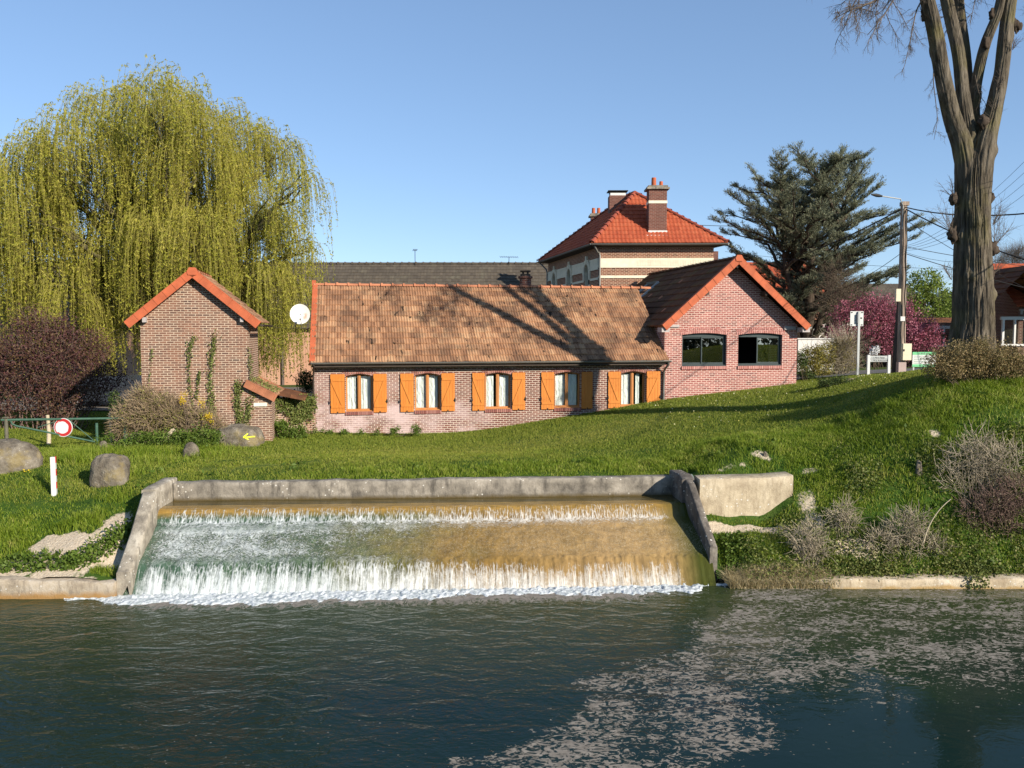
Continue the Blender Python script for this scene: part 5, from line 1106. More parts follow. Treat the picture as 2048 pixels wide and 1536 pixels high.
tr = GR.n('BsdfTranslucent', Color=c); mx = GR.n('MixShader', i0=.35); GR.t.links.new(GR.b.outputs[0], mx.inputs[1]); GR.t.links.new(tr.outputs[0], mx.inputs[2]); GR.t.links.new(mx.outputs[0], GR.out.inputs[0]); GR = GR.m
mb.build('long_grass', GR, None, kind='stuff', label='rough green grass on the banks')
# mown lawn
x, y = grass_field(520000, -22, 19, 19.6, 36.5, lambda x, y: (1-.85*longmask(x, y))*sd(x, y)*np.where(inhouse(x, y), 0, 1)*np.clip(1.5-(y-20)*.05, .55, 1))
mw = np.clip(1.35*mownmask(x, y)*np.clip(.95+1.7*fbm(x*.35+y*.1, y*2.6-x*.8, seed=99), 0, 1)+.12, 0, 1); h = (.035+.05*rng.random(len(x)))*(1-.35*mw)
MG = leafm('mown_grass', (.105, .155, .012), (.185, .230, .022), (.29, .30, .055), .3, .9); MY = leafm('cut_grass', (.17, .20, .02), (.26, .27, .035), (.38, .35, .08), .3)
k = rng.random(len(x)) < mw*.8; mb = MB(); blades(mb, x[~k], y[~k], ground(x[~k], y[~k]), h[~k], .013+.0*h[~k], lean=.9); mb.build('lawn_grass', MG, None, kind='stuff', label='short mown grass of the lawn')
mb = MB(); blades(mb, x[k], y[k], ground(x[k], y[k]), h[k]*.9, .013+.0*h[k], lean=1.1); mb.build('cut_grass', MY, None, kind='stuff', label='pale yellow cut grass along the mown track')
# tall tussocks on the left (by the boulders), straw along the water
mb = MB(); tx=[]; ty=[]; th=[]
for (px, py, D, n, hh, sp) in ((280,915,24.2,900,.26,1.0),(350,905,24.8,900,.24,1.0),(420,900,25.2,600,.2,.8),(120,930,23,700,.28,.9),(180,890,24.6,800,.26,1.0),(260,945,21.5,500,.22,.7),(80,960,20.6,300,.2,.6),(150,945,22.5,500,.30,.5),(170,910,23.5,500,.3,.6),(320,930,23.,420,.24,.7),(400,915,24.,420,.22,.7),(230,1000,19.5,260,.22,.4),(215,960,21,200,.2,.4),(300,905,25,400,.22,.8),(60,900,25,300,.2,.8),(420,885,26,300,.2,.6),(195,1040,18.8,200,.2,.3)):
    c = P(px, py, D); tx.append(c[0]+rng.normal(size=n)*sp*.5); ty.append(c[1]+rng.normal(size=n)*sp*.4); th.append(hh*(.5+.7*rng.random(n)))
x, y, h = np.concatenate(tx), np.concatenate(ty), np.concatenate(th); blades(mb, x, y, ground(x, y), h, .013+0*x, lean=.8); mb.build('tussocks', GR, None, kind='stuff', label='taller tufts of grass around the boulders')
mb = MB(); n = 5200; x = 4.7+2.3*rng.random(n)**1.3; y = 17.5+.4*rng.random(n); blades(mb, x, y, np.maximum(ground(x, y), .0), .10+.22*rng.random(n), .010+0*x, lean=1.0); 
mb.build('dry_grass', leafm('straw', (.28, .22, .10), (.46, .37, .20), (.58, .50, .31), .3), None, kind='stuff', label='straw coloured dead grass at the water edge right of the weir')
mb = MB(); n = 420; x = 5+9*rng.random(n); y = 25+7*rng.random(n); k = ~inhouse(x, y); x, y = x[k], y[k]; leaves(mb, np.stack([x, y, ground(x, y)+.07], 1), .035, 1., up=1); 
mb.build('daisies', leafm('daisy_petals', (.6, .5, .1), (.75, .72, .5), None, .2), None, kind='stuff', label='tiny white and yellow flowers in the lawn')
mb = MB(); n = 60
for (px, py, D) in ((52,944,21.3),(57,948,21.3),(145,935,22)):
    c = P(px, py, D); mb2 = c+rng.normal(size=(6,3))*.03; leaves(mb, mb2, .05, 1., up=1)
mb.build('dandelions', YEL, None, kind='stuff', label='yellow dandelions near the white marker post')
# ------------------------------------------------------------ big bare tree on the right
BD = 22.6; bb = P(1938, 748, BD); bb[2] = gz(bb[0], BD)
bare = thing('bare_tree', 'massive grey barked bare tree with several upright stems rising out of the frame', 'tree', tuple(bb)); OB = tuple(bb)
BARKB = NT('ridged_bark'); o = BARKB.obj(); q_ = BARKB.noise(BARKB.scale(o, 7, 7, 1.1), 1., 7., .7, .5); g_ = BARKB.noise(o, 1.3, 4.)
c = BARKB.ramp(q_, [(.3, (.030, .024, .018)), (.48, (.095, .078, .056)), (.72, (.21, .175, .13))]); c = BARKB.mix(BARKB.math('MULTIPLY', BARKB.rng(g_, .5, .68), .45), c, (.16, .14, .05)); BARKB.col(c); BARKB.set('Roughness', .95); BARKB.set('Specular IOR Level', .1); BARKB.bump(BARKB.math('ADD', q_, BARKB.math('MULTIPLY', BARKB.noise(BARKB.scale(o, 22, 22, 4), 1., 5.), .5)), .05); BARKB = BARKB.m
def rtube(mb, ctl, n=64, rows=None, amp=.05, seed=0, ridges=11, knots=0):
    """ctl: (px, py, depth offset, width px)"""
    c = np.array([P(a, b, BD+d) for a, b, d, w in ctl]); w = np.array([w_/2/FPX*(BD+d) for a, b, d, w_ in ctl])
    L = np.r_[0, np.cumsum(np.linalg.norm(np.diff(c, axis=0), axis=1))]; rows = rows or int(L[-1]/.09)+3; s = np.linspace(0, L[-1], rows)
    p = np.stack([np.interp(s, L, c[:, i]) for i in range(3)], 1)
    for _ in range(12): p[1:-1] = (p[:-2]+2*p[1:-1]+p[2:])/4
    r = np.interp(s, L, w)
    for _ in range(8): r[1:-1] = (r[:-2]+2*r[1:-1]+r[2:])/4
    t = unit(np.gradient(p, axis=0)); u = np.cross(t[0], (0,1.,0)); us=[]
    for k in range(rows): u = u-t[k]*np.dot(u, t[k]); u /= np.linalg.norm(u); us.append(u.copy())
    us = np.array(us); v = np.cross(t, us); a = np.arange(n)*2*math.pi/n; A, S = np.meshgrid(a, s)
    ca, sa = np.cos(A), np.sin(A); tw = S*.12
    rid = 1-2*np.abs(fbm(ca*ridges*.5+tw*2, sa*ridges*.5, S*.9, o=3, seed=seed))
    m_ = 1+amp*(rid-.5)+.07*fbm(ca*1.3, sa*1.3, S*.5, o=2, seed=seed+7)
    for k in range(knots):
        ka, ks = random.random()*6.28, random.random()*L[-1]*.9; dA = np.abs((A-ka+math.pi)%(2*math.pi)-math.pi); m_ = m_+.32*np.exp(-(dA/.28)**2-((S-ks)/.13)**2)-.16*np.exp(-(dA/.1)**2-((S-ks)/.05)**2)
    if seed == 1: 
        low = np.clip(1-S/1.6, 0, 1)**1.6; m_ = m_+low*(.30*np.cos(A*5+.6)**2+.1)
    R_ = r[:, None]*m_*(.84 if seed == 1 else .78); g = p[:, None]+R_[..., None]*(ca[..., None]*us[:, None]+sa[..., None]*v[:, None])
    i = np.arange(rows*n).reshape(rows, n); j = np.roll(i, -1, 1); mb.add(g.reshape(-1, 3), np.stack([i[:-1], j[:-1], j[1:], i[1:]], -1).reshape(-1, 4))
    return p, r
mb = MB()
rtube(mb, [(1938,775,0,112),(1940,735,0,100),(1943,690,0,93),(1946,640,0,86),(1946,560,0,80),(1946,480,0,74),(1944,400,0,68),(1945,350,0,66),(1949,315,0,56),(1953,296,0,30)], n=200, amp=.15, seed=1, ridges=24, knots=7)
mb.build('trunk', BARKB, bare, OB, smooth=True)
stems = [[(1932,470,0,40),(1930,390,0,46),(1932,330,-.05,50),(1922,280,0,46),(1903,233,-.1,40),(1884,146,-.3,36),(1868,50,-.5,35),(1854,0,-.6,33),(1838,-90,-.8,28),(1815,-220,-1.,22),(1800,-380,-1.2,12)],
 [(1940,420,.1,40),(1944,330,.1,42),(1937,258,.1,34),(1925,187,.2,30),(1917,104,.3,29),(1893,0,.4,28),(1880,-120,.5,23),(1884,-300,.8,13)],
 [(1950,400,.2,36),(1952,330,.3,40),(1945,258,.5,32),(1937,187,.7,24),(1931,104,.8,22),(1917,0,1.,22),(1925,-150,1.2,18),(1935,-320,1.4,9)],
 [(1955,300,.5,36),(1946,225,.5,28),(1951,175,.4,24),(1958,137,.3,24),(1971,83,.2,24),(1997,25,.1,22),(2005,-20,0,20),(2015,-150,-.2,17),(2030,-320,-.3,9)],
 [(1960,470,0,44),(1960,390,-.05,50),(1962,330,-.1,54),(1972,280,-.1,48),(1987,225,0,38),(2003,146,0,33),(2012,62,.1,30),(2020,0,.2,30),(2036,-110,.3,25),(2050,-280,.5,15)]]
SP=[]
for k, s in enumerate(stems):
    mb = MB(); SP.append(rtube(mb, s, n=90, amp=.13, seed=11+k, ridges=8, knots=6)); mb.build('stem', BARKB, bare, OB, smooth=True)
# burrs and pruned stubs
def burr(px, py, r, dd=-.35, out=0):
    c = P(px, py, BD+dd); r = r/FPX*BD*.8; a, b = np.meshgrid(np.linspace(0, 2*math.pi, 22), np.linspace(0, math.pi, 13)); x, y, z = np.cos(a)*np.sin(b), np.sin(a)*np.sin(b), np.cos(b)
    rr = r*(1+.8*fbm(x*2.2+px, y*2.2, z*2.2, o=4, seed=3)); rr[:, -1] = rr[:, 0]; mb = MB(); mb.grid(np.stack([c[0]+x*rr, c[1]+y*rr*.7, c[2]+z*rr*1.45], -1)); mb.build('burr', BARKD, bare, OB, smooth=True)
for q in ((1908,398,10,-.1),(1905,470,12,-.1),(1984,500,13,-.1),(1981,545,10,-.2),(1982,395,8,0),(1967,245,12,-.2),(1849,28,9,-.5),(2033,52,10,.1),(1972,85,10,.1),(1986,30,10,.1)): burr(*q)
def twigs(mb, roots, depth=3, grav=-.0):
    """recursive bare twigs; roots = (p, dir, len, rad)"""
    cur = roots
    for lev in range(depth):
        nxt = []; A=[]; r0=[]; r1=[]
        for (p, d, L, r) in cur:
            pts = [p]; dd = d.copy()
            for k in range(6): dd = unit(dd+rng.normal(size=3)*.10+np.array((0,0,grav*(1+lev*.5)))); pts.append(pts[-1]+dd*L/6)
            A.append(pts); r0.append(r); r1.append(r*.4)
            if lev < depth-1:
                nb = 9 if lev == 0 else 6
                for k in range(nb):
                    i = int(1+5*(k+.5)/nb); b = unit(dd+rng.normal(size=3)*.75+np.array((0,0,grav))); nxt.append((np.array(pts[i]), b, L*random.uniform(.32,.55), r*.48))
        sweep_many(mb, np.array(A), np.array(r0), np.array(r1), 4 if lev == 0 else 3); cur = nxt
mb = MB(); rt=[]
def hook(pts, r, dens=9, tl=1.2):
    p = np.array([P(a, b, BD+d) for a, b, d in pts]); L = np.r_[0, np.cumsum(np.linalg.norm(np.diff(p, axis=0), axis=1))]; s = np.linspace(0, L[-1], 18); q = np.stack([np.interp(s, L, p[:, i]) for i in range(3)], 1)
    for _ in range(3): q[1:-1] = (q[:-2]+2*q[1:-1]+q[2:])/4
    mb.tube(q, np.linspace(r, r*.3, 18), 5); t = unit(np.gradient(q, axis=0))
    for k in range(dens): i = int(3+14*k/dens); rt.append((q[i], unit(t[i]+rng.normal(size=3)*.7+np.array((0,0,-.35))), tl*random.uniform(.5,1.1), r*.4))
hook([(1845,-60,-.6),(1790,-25,-.8),(1745,5,-1),(1700,20,-1.2),(1668,38,-1.3)], .035, 14, 1.0)
hook([(1845,-90,-.6),(1770,-60,-1),(1720,-20,-1.2),(1690,50,-1.3)], .03, 12, .9)
hook([(1860,-120,-.5),(1820,-60,-.8),(1770,30,-1.1),(1735,70,-1.2)], .03, 12, .9)
hook([(1850,-10,-.4),(1832,20,-.5),(1823,70,-.6),(1812,120,-.7)], .022, 9, .6)
hook([(1840,-200,-.5),(1700,-150,-1.5),(1600,-60,-2),(1560,-5,-2.2)], .035, 12, .7)
hook([(1940,-160,.3),(1960,-60,.2),(1950,0,.2),(1940,50,.2)], .02, 8, .6)
hook([(2050,-60,.2),(2080,10,.2),(2090,60,.2)], .02, 7, .8)
hook([(1868,130,-.3),(1866,160,-.4),(1876,240,-.5),(1868,280,-.5)], .016, 7, .4)
hook([(1950,150,.1),(1958,190,.1),(1975,210,.1),(1960,240,.1)], .012, 7, .35)
twigs(mb, rt, 3, -.05); rt=[]
for (px, py, n, l) in ((1908,395,6,.7),(1905,465,9,1.1),(1903,560,6,.6),(1985,500,10,1.1),(1986,450,7,.9),(1990,545,5,.6),(1975,250,4,.8),(1992,180,4,.5),(2025,100,5,.5)):
    for k in range(n): rt.append((P(px, py, BD-.15+random.uniform(-.1,.2)), unit(np.array((random.uniform(-.9,-.2) if px < 1945 else random.uniform(.2,.9), random.uniform(-.4,.4), random.uniform(.5,1.5)))), l*random.uniform(.5,1.), .008))
twigs(mb, rt, 2, .03)
rt=[]
for (p, r) in SP:
    for k in range(16): i = int(len(p)*(.62+.37*random.random())); rt.append((p[i], unit(rng.normal(size=3)+np.array((0,0,.8))), random.uniform(1., 2.2), .03))
twigs(mb, rt, 3, -.02)
mb.build('twigs', simple('bare_twigs', (.13, .10, .075), .9, .3), bare, OB)

# ------------------------------------------------------------ utility pole, lamp, cables
PD = 33.; pb = P(1801, 748, PD); pz = gz(pb[0], PD); pt_ = P(1808, 410, PD)
pole = thing('utility_pole', 'weathered wooden utility pole with cable guards and a curved lamp arm', 'pole', (pb[0], PD, pz)); OP = (pb[0], PD, pz)
POLEM = NT('pole_wood'); n = POLEM.noise(POLEM.scale(POLEM.obj(), 9, 9, 1.), 1.3, 6., .6); POLEM.col(POLEM.ramp(n, [(.3, (.16, .12, .09)), (.55, (.33, .25, .19)), (.75, (.46, .37, .29))])); POLEM.set('Roughness', .95); POLEM.bump(n, .02); POLEM = POLEM.m
mb = MB(); base_p = np.array((pb[0], PD, pz-.1)); mb.tube([base_p*(1-t)+pt_*t for t in np.linspace(0,1,8)], np.linspace(.17,.12,8), 14); mb.build('pole', POLEM, pole, OP)
mb = MB(); s0 = P(1789, 745, PD+.15); s0[2] = pz; s1 = P(1803, 560, PD+.05); mb.tube([s0, s1], [.13, .1], 10); mb.build('strut', simple('dark_strut', (.07, .055, .045), .9), pole, OP)
mb = MB(); c = P(1802, 737, PD-.15); mb.obox((c[0], c[1], pz+.24), (1,0,0),(0,1,0),(0,0,1), .15, .12, .28); mb.build('footing', simple('pink_concrete', (.42, .32, .29), .9, .1), pole, OP)
CREAM = simple('cream_plastic', (.68, .60, .42), .5, .06)
def pbox(px0, px1, py0, py1, D, dp, nm, mat):
    a, b = P(px0, py1, D), P(px1, py0, D); mb = MB(); mb.box(a[0], b[0], D-dp, D, a[2], b[2]); return mb.build(nm, mat, pole, OP)
bx = pbox(1801, 1819, 687, 720, PD-.16, .2, 'meter_cabinet', CREAM); a = P(1808, 700, PD-.37); mb = MB(); mb.box(a[0]-.03, a[0]+.03, PD-.375, PD-.36, a[2]-.05, a[2]+.03); mb.build('lock', IRON, bx, OP)
pbox(1789, 1799, 578, 603, PD-.1, .14, 'junction_box', CREAM); pbox(1800, 1809, 633, 642, PD-.14, .05, 'plate', WHITE); pbox(1799, 1812, 405, 413, PD+.15, .3, 'pole_cap', POLEM)
mb = MB()
for (x, r) in ((-.07,.014),(.06,.018)): mb.tube([base_p*(1-t)+pt_*t+(x+.02*math.sin(t*30+x*50), -.15, 0) for t in np.linspace(.15,.97,24)], r, 5)
mb.build('cable_guard', IRON, pole, OP)
la = P(1806, 412, PD-.12); lbm = P(1801, 398, PD-.12); lc = P(1782, 395, PD-.3); le = P(1762, 392, PD-.5); lt = P(1743, 389, PD-.6)
mb = MB(); mb.tube([la-(0,0,.9), la, lbm, lc, le], .024, 8); arm = mb.build('lamp_arm', LEAD, pole, OP)
mb = MB(); t = unit(lt-le); mb.tube([le-t*.05, le+t*.08, le+t*.22, lt], [.035,.06,.07,.03], 8); mb.build('lamp_head', IRON, arm, OP)
def cable(p0, p1, sag, r, label, n=20):
    p0, p1 = np.array(p0), np.array(p1); k_ = 2.2 if p1[0] > 14 and p1[1] < 35 else 1.; p1 = p0+(p1-p0)*k_; sag = sag*k_**1.7; t = np.linspace(0,1,n)[:, None]; p = p0*(1-t)+p1*t; p[:, 2] -= (4*sag*t*(1-t))[:, 0]
    mb = MB(); mb.tube(p, r, 4); mb.build('overhead_cable', IRON, None, label=label, category='cable', group='overhead cables at the pole')
pt2 = P(1808, 414, PD); 
cable(pt2, P(2110, 340, 24), .3, .022, 'thick overhead cable rising to the right from the pole top')
cable(P(1808,416,PD), P(2120, 480, 27), .25, .024, 'thick overhead cable running slightly down to the right from the pole top')
cable(P(1806,416,PD), P(1500, 530, 60), .5, .03, 'thick bundled cable running down left from the pole top into the cedar')
cable(P(1808,438,PD), P(2110,560,30), .2, .010, 'thin wire leaving the pole just below its top')
cable(P(1804,492,PD), P(2110,520,34), .1, .012, 'thin wire crossing the pole at the upper bracket')
cable(P(1804,505,PD), P(2110,570,32), .1, .014, 'thin wire crossing the pole at the lower bracket')
cable(P(1804,505,PD), P(1640,590,52), .3, .014, 'thin wire dropping left from the lower bracket')
cable(P(1380,449,60), P(1470,452,62), .03, .02, 'short thin wire between the villa roof and the cedar')
cable(P(1450,503,42), P(1800,515,PD), .1, .007, 'hair thin wire above the gabled house')
cable(P(512,650,28.5), P(626,658,31), .04, .006, 'thin wire between the outhouse and the long house')
for k in range(5): cable(P(1810,492+k*3,PD), P(2100,270+k*26,20+k*.6), .45, .006, ['topmost','second','third','fourth','lowest'][k]+' of the fan of thin phone wires right of the pole')

# ------------------------------------------------------------ signs
SG = simple('grey_sign_metal', (.46, .47, .45), .45, .08, metal=.2); SW = simple('white_sign', (.62, .62, .59), .4, .06); SGR = simple('green_print', (.16, .52, .24), .5, .05); INK = simple('dark_print', (.03, .03, .03), .6, .05); SRED = simple('red_sign', (.50, .03, .03), .45, .08)
D = 34.8; p = P(1715, 752, D); g0 = gz(p[0], D); sp = thing('road_sign', 'square white road sign on a tall grey post, dark bracket in front', 'sign', (p[0], D, g0)); O_ = (p[0], D, g0)
top = P(1715, 623, D)[2]; mb = MB(); mb.box(p[0]-.045, p[0]+.045, D-.03, D+.03, g0-.1, top); mb.build('post', SG, sp, O_)
a, b = P(1700, 652, D+.05), P(1727, 622.5, D+.05); mb = MB(); mb.box(a[0], b[0], D+.04, D+.06, a[2], b[2]); pl = mb.build('sign_plate', SW, sp, O_)
mb = MB()
for x in (a[0]+.06, b[0]-.06): 
    for z in (a[2]+.05, b[2]-.05): mb.box(x-.03, x+.03, D+.025, D+.04, z-.018, z+.018)
mb.box(b[0]-.14, b[0]-.06, D+.03, D+.04, a[2]+.3, a[2]+.36); mb.build('marking', INK, pl, O_)
mb = MB(); mb.box(p[0]-.10, p[0]-.045, D-.04, D+.03, a[2]+.12, a[2]+.5); mb.build('bracket', simple('dark_bracket', (.09,.10,.11)), sp, O_)
D = 32.5; p = P(1757, 750, D); g0 = gz(p[0], D); sp = thing('direction_sign', 'low sign of two name planks between two white posts beside the pole', 'sign', (p[0], D, g0)); O_ = (p[0], D, g0)
for px, tl in ((1737, 0), (1778, .0)):
    a = P(px, 710, D); mb = MB(); mb.box(a[0]-.05, a[0]+.05, D-.05, D+.05, g0-.1, a[2]); mb.build('post', SW, sp, O_)
for k, (y0, y1) in enumerate(((711.5, 717.5), (718.5, 723.5))):
    a, b = P(1739.5, y1, D), P(1776, y0, D); mb = MB(); mb.box(a[0], b[0], D-.03, D, a[2], b[2]); pl = mb.build('plank', SG, sp, O_)
    cu_ = bpy.data.curves.new('text', 'FONT'); cu_.body = ['\u25c0  à Mi-la Pause', '\u25c0 Moulin Boissonnier'][k]; cu_.body = ['< à Mi-la Pause', '< Mi.la Boissonnelle'][k]; cu_.size = .085; cu_.extrude = .001; tob = bpy.data.objects.new('lettering', cu_); COL.objects.link(tob)
    bpy.context.view_layer.update(); me = bpy.data.meshes.new_from_object(tob); bpy.data.objects.remove(tob); me.materials.clear(); me.materials.append(INK); me.transform(__import__('mathutils').Matrix.Rotation(R(90), 4, 'X')); lo_ = bpy.data.objects.new('lettering', me); COL.objects.link(lo_); lo_.parent = pl
    lo_.location = (a[0]+.05-O_[0], -.034, a[2]+.02-O_[2])
D = 33.2; p = P(1842, 748, D); g0 = gz(p[0], D); sp = thing('notice_board', 'green and white notice board half hidden behind the hedge', 'sign', (p[0], D, g0)); O_ = (p[0], D, g0)
a, b = P(1824, 733.5, D), P(1872, 704, D); mb = MB(); mb.box(a[0], b[0], D-.02, D, a[2], b[2]); pl = mb.build('board', SW, sp, O_)
mb = MB(); mb.box(a[0], b[0], D-.025, D-.02, b[2]-.11, b[2]); mb.box(a[0], b[0], D-.025, D-.02, a[2], a[2]+.10); mb.build('green_band', SGR, pl, O_)
mb = MB()
for k, w in enumerate((.35,.5,.42,.5,.3)): mb.box(a[0]+.06, a[0]+.06+w, D-.026, D-.022, b[2]-.17-k*.07, b[2]-.155-k*.07)
for k in range(4): mb.box(a[0]+.25+k*.1, a[0]+.31+k*.1, D-.030, D-.026, b[2]-.085, b[2]-.035); mb.box(a[0]+.3+k*.08, a[0]+.35+k*.08, D-.030, D-.026, a[2]+.03, a[2]+.07)
mb.build('marking', simple('grey_print', (.18,.28,.2)), pl, O_)
for px in (1828, 1866): a = P(px, 706, D); mb = MB(); mb.box(a[0]-.03, a[0]+.03, D+.0, D+.05, g0-.1, a[2]); mb.build('post', SG, sp, O_)
# stone planter
D = 29.; pA, pB = P(1700, 764, D), P(1748, 756, D); mb = MB(); g0 = gz(pA[0], D)
for (x0, x1) in ((1697,1709),(1734,1748)):
    a, b = P(x0, 764, D), P(x1, 757, D); mb.box(a[0], b[0], D, D+.2, g0-.05, b[2])
a, b = P(1699, 764, D+.2), P(1746, 758, D+.2); mb.box(a[0], b[0], D+.25, D+.45, g0-.05, b[2]); mb.build('stone_planter', CONL, None, label='small low stone planter behind the flat juniper', category='planter')
mb = MB(); 
# marker post
D = 20.0; p = P(108, 966, D); g0 = gz(p[0], D); ztp = P(108, 914, D)[2]; mk = thing('marker_post', 'short white marker post with a red and white striped edge', 'post', (p[0], D, g0)); O_ = (p[0], D, g0)
mb = MB(); mb.obox((p[0], D, (g0+ztp)/2-.05), (1,.25,0), (-.25,1,0), (.0,0,1), .055, .05, (ztp-g0)/2+.05); mb.build('post', SW, mk, O_)
mb = MB(); H_ = ztp-g0
for k in range(3): mb = MB(); mb.obox((p[0]+.058, D+.006, ztp-.06-k*H_*.34), (1,.25,0), (-.25,1,0), (0,0,1), .007, .03, H_*.085); mb.build('red_band', SRED, mk, O_)
# barrier gate with round sign
GP = simple('dark_green_paint', (.045, .10, .065), .55, .3, 8.); GPR = simple('rusty_green_paint', (.12, .11, .075), .7, .35, 8.)
D = 25.2; D1 = 26.4; p = P(12, 880, D); g0 = gz(p[0], D); gt = thing('barrier_gate', 'green tubular barrier gate with a slanting brace across the path', 'gate', (p[0], D, g0)); O_ = (p[0], D, g0)
def PG(px, py): return P(px, py, D+(px-12)/(249-12)*(D1-D))
mb = MB(); a = PG(12, 838); mb.cyl((a[0], a[1], g0-.2), (a[0], a[1], a[2]), .055, 10); a = PG(12, 836); mb.box(a[0]-.09, a[0]+.06, a[1]-.06, a[1]+.06, a[2], a[2]+.03); mb.build('post', GPR, gt, O_)
for px, py, r in ((249, 838, .05),(252, 850, .045),(193, 846, .045)):
    a = PG(px, py); mb = MB(); gg = gz(a[0], a[1]); mb.cyl((a[0], a[1], gg-.2), a, r, 10); mb.build('post', GP, gt, O_)
mb = MB(); mb.tube([PG(2, 840), PG(248, 836.5)], .038, 10); mb.build('top_rail', GP, gt, O_)
mb = MB(); mb.tube([PG(21,841), PG(24,848), PG(33,852), PG(192,884)], .03, 8); mb.tube([PG(138,840), PG(190,883)], .016, 6); mb.tube([PG(75,855), PG(112,843)], .014, 6); mb.build('brace', GP, gt, O_)
sc_ = PG(128.5, 854.5)-np.array((0,.07,0)); rr = 19.3/FPX*D*1.0
sgn = thing('round_sign', 'round no entry style sign with red rim and scratched white centre on the gate', 'sign', tuple(sc_)); O_ = tuple(sc_)
def disc(c, r, y, th=.006, n=40):
    mb = MB(); a = np.arange(n)*2*math.pi/n; f = np.stack([c[0]+np.cos(a)*r, np.full(n, y), c[2]+np.sin(a)*r], 1); k = f+(0, th, 0); mb.add(np.vstack([f, k]), np.stack([np.arange(n), (np.arange(n)+1)%n, (np.arange(n)+1)%n+n, np.arange(n)+n], -1))
    mb.add(np.vstack([f, (c[0], y, c[2])]), np.stack([np.arange(n), (np.arange(n)+1)%n, np.full(n, n), np.full(n, n)], -1)); return mb
disc(sc_, rr, sc_[1], .02).build('sign_plate', SW, sgn, O_); disc(sc_, rr*.93, sc_[1]-.003, .003).build('red_rim', SRED, sgn, O_)
mb = MB(); n = 60; a = np.arange(n)*2*math.pi/n; q = rr*(.66+.05*fbm(np.cos(a)*3, np.sin(a)*3, seed=5)); q[(a > 2.5) & (a < 3.9)] *= 1.16
f = np.stack([sc_[0]-.015+np.cos(a)*q, np.full(n, sc_[1]-.0065), sc_[2]+np.sin(a)*q], 1); mb.add(np.vstack([f, (sc_[0]-.015, sc_[1]-.0065, sc_[2])]), np.stack([np.arange(n), (np.arange(n)+1)%n, np.full(n, n), np.full(n, n)], -1)); mb.build('worn_centre', simple('worn_white', (.72,.68,.66), .5, .08, 20.), sgn, O_)
mb = MB()
for k in range(5): aa = 2.2+k*.28; mb.obox((sc_[0]+math.cos(aa)*rr*.74, sc_[1]-.009, sc_[2]+math.sin(aa)*rr*.74), (math.cos(aa+1.4),0,math.sin(aa+1.4)), (0,1,0), (math.cos(aa),0,math.sin(aa)), rr*.10, .001, rr*.035)
mb.build('scratch', SW, sgn, O_)
# concrete stubs / wooden posts in the verge
for (px, py0, py1, D, w, lab) in ((222, 826, 865, 27.3, .11, 'pale old fence post right of the round sign'),(97, 830, 875, 27.5, .12, 'pale old fence post behind the gate, left of the round sign')):
    a, b = P(px, py1, D), P(px, py0, D); mb = MB(); zb_ = gz(a[0], D)-.1; mb.tube([(a[0], D, zb_), (a[0]+.02, D, (zb_+b[2])/2), (a[0]-.01, D, b[2])], [w*.6, w*.55, w*.5], 7); mb.build('fence_post', CONL, None, label=lab, category='post')
# boulders
ROCK = NT('rock'); o = ROCK.obj(); n = ROCK.noise(o, 3., 8., .7); v = ROCK.voro(o, 16.); lich = ROCK.noise(o, 2.2, 5., .6)
c = ROCK.ramp(n, [(.3, (.07, .055, .04)), (.5, (.17, .145, .11)), (.72, (.30, .26, .20))]); c = ROCK.mix(ROCK.math('MULTIPLY', ROCK.rng(lich, .52, .64), .4), c, (.30, .22, .06)); c = ROCK.mix(ROCK.math('MULTIPLY', ROCK.math('LESS_THAN', v, .15), ROCK.math('GREATER_THAN', n, .52)), c, (.40, .37, .31))
ROCK.col(c); ROCK.set('Roughness', .95); ROCK.set('Specular IOR Level', .1); ROCK.bump(n, .10); ROCK = ROCK.m
def boulder(px0, px1, py0, py1, D, label, sq=2.6, seed=0, rot=0.):
    a, b = P(px0, py1, D), P(px1, py0, D); cx, hw_ = (a[0]+b[0])/2, (b[0]-a[0])/2; g = gz(cx, D); zt_ = b[2]; hh = (zt_-g)/2+.26; cz_ = zt_-hh
    A_, B_ = np.meshgrid(np.linspace(0, 2*math.pi, 56), np.linspace(0, math.pi, 34)); x, y, z = np.cos(A_)*np.sin(B_), np.sin(A_)*np.sin(B_), np.cos(B_)
    nrm = (np.abs(x)**sq+np.abs(y)**sq+np.abs(z)**sq)**(-1/sq); x, y, z = x*nrm, y*nrm, z*nrm
    m_ = 1+.16*fbm(x*1.2+seed, y*1.2, z*1.2, o=2, seed=seed)+.09*(1-2*np.abs(fbm(x*2.6, y*2.6, z*2.6+seed, o=4, seed=seed+3)))-.03; m_[:, -1] = m_[:, 0]
    mb = MB(); mb.grid(np.stack([x*hw_*m_, y*hw_*.8*m_, z*hh*m_], -1)[:, ::-1]); o = mb.build('boulder', ROCK, None, smooth=True, label=label, category='boulder'); o.location = (cx, D, cz_); o.rotation_euler = (0, 0, rot); return o
boulder(-60, 76, 883, 938, 21.9, 'big rounded speckled boulder at the left edge of the frame', 2.1, 1)
boulder(186, 253, 912, 957, 20.6, 'squarish boulder with ochre lichen right of the white marker post', 3.6, 2)
bo = boulder(436, 520, 852, 889, 26.5, 'flat long boulder with a yellow arrow sprayed on it', 4.5, 3)
boulder(196, 216, 884, 900, 25.3, 'small white stone beside the short green gate post', 2.3, 4)
boulder(367, 398, 888, 912, 24.0, 'small half buried ochre stone in the grass', 2.4, 5)
boulder(258, 288, 868, 880, 26.4, 'small pale stone among the nettles right of the gate', 2.3, 6)
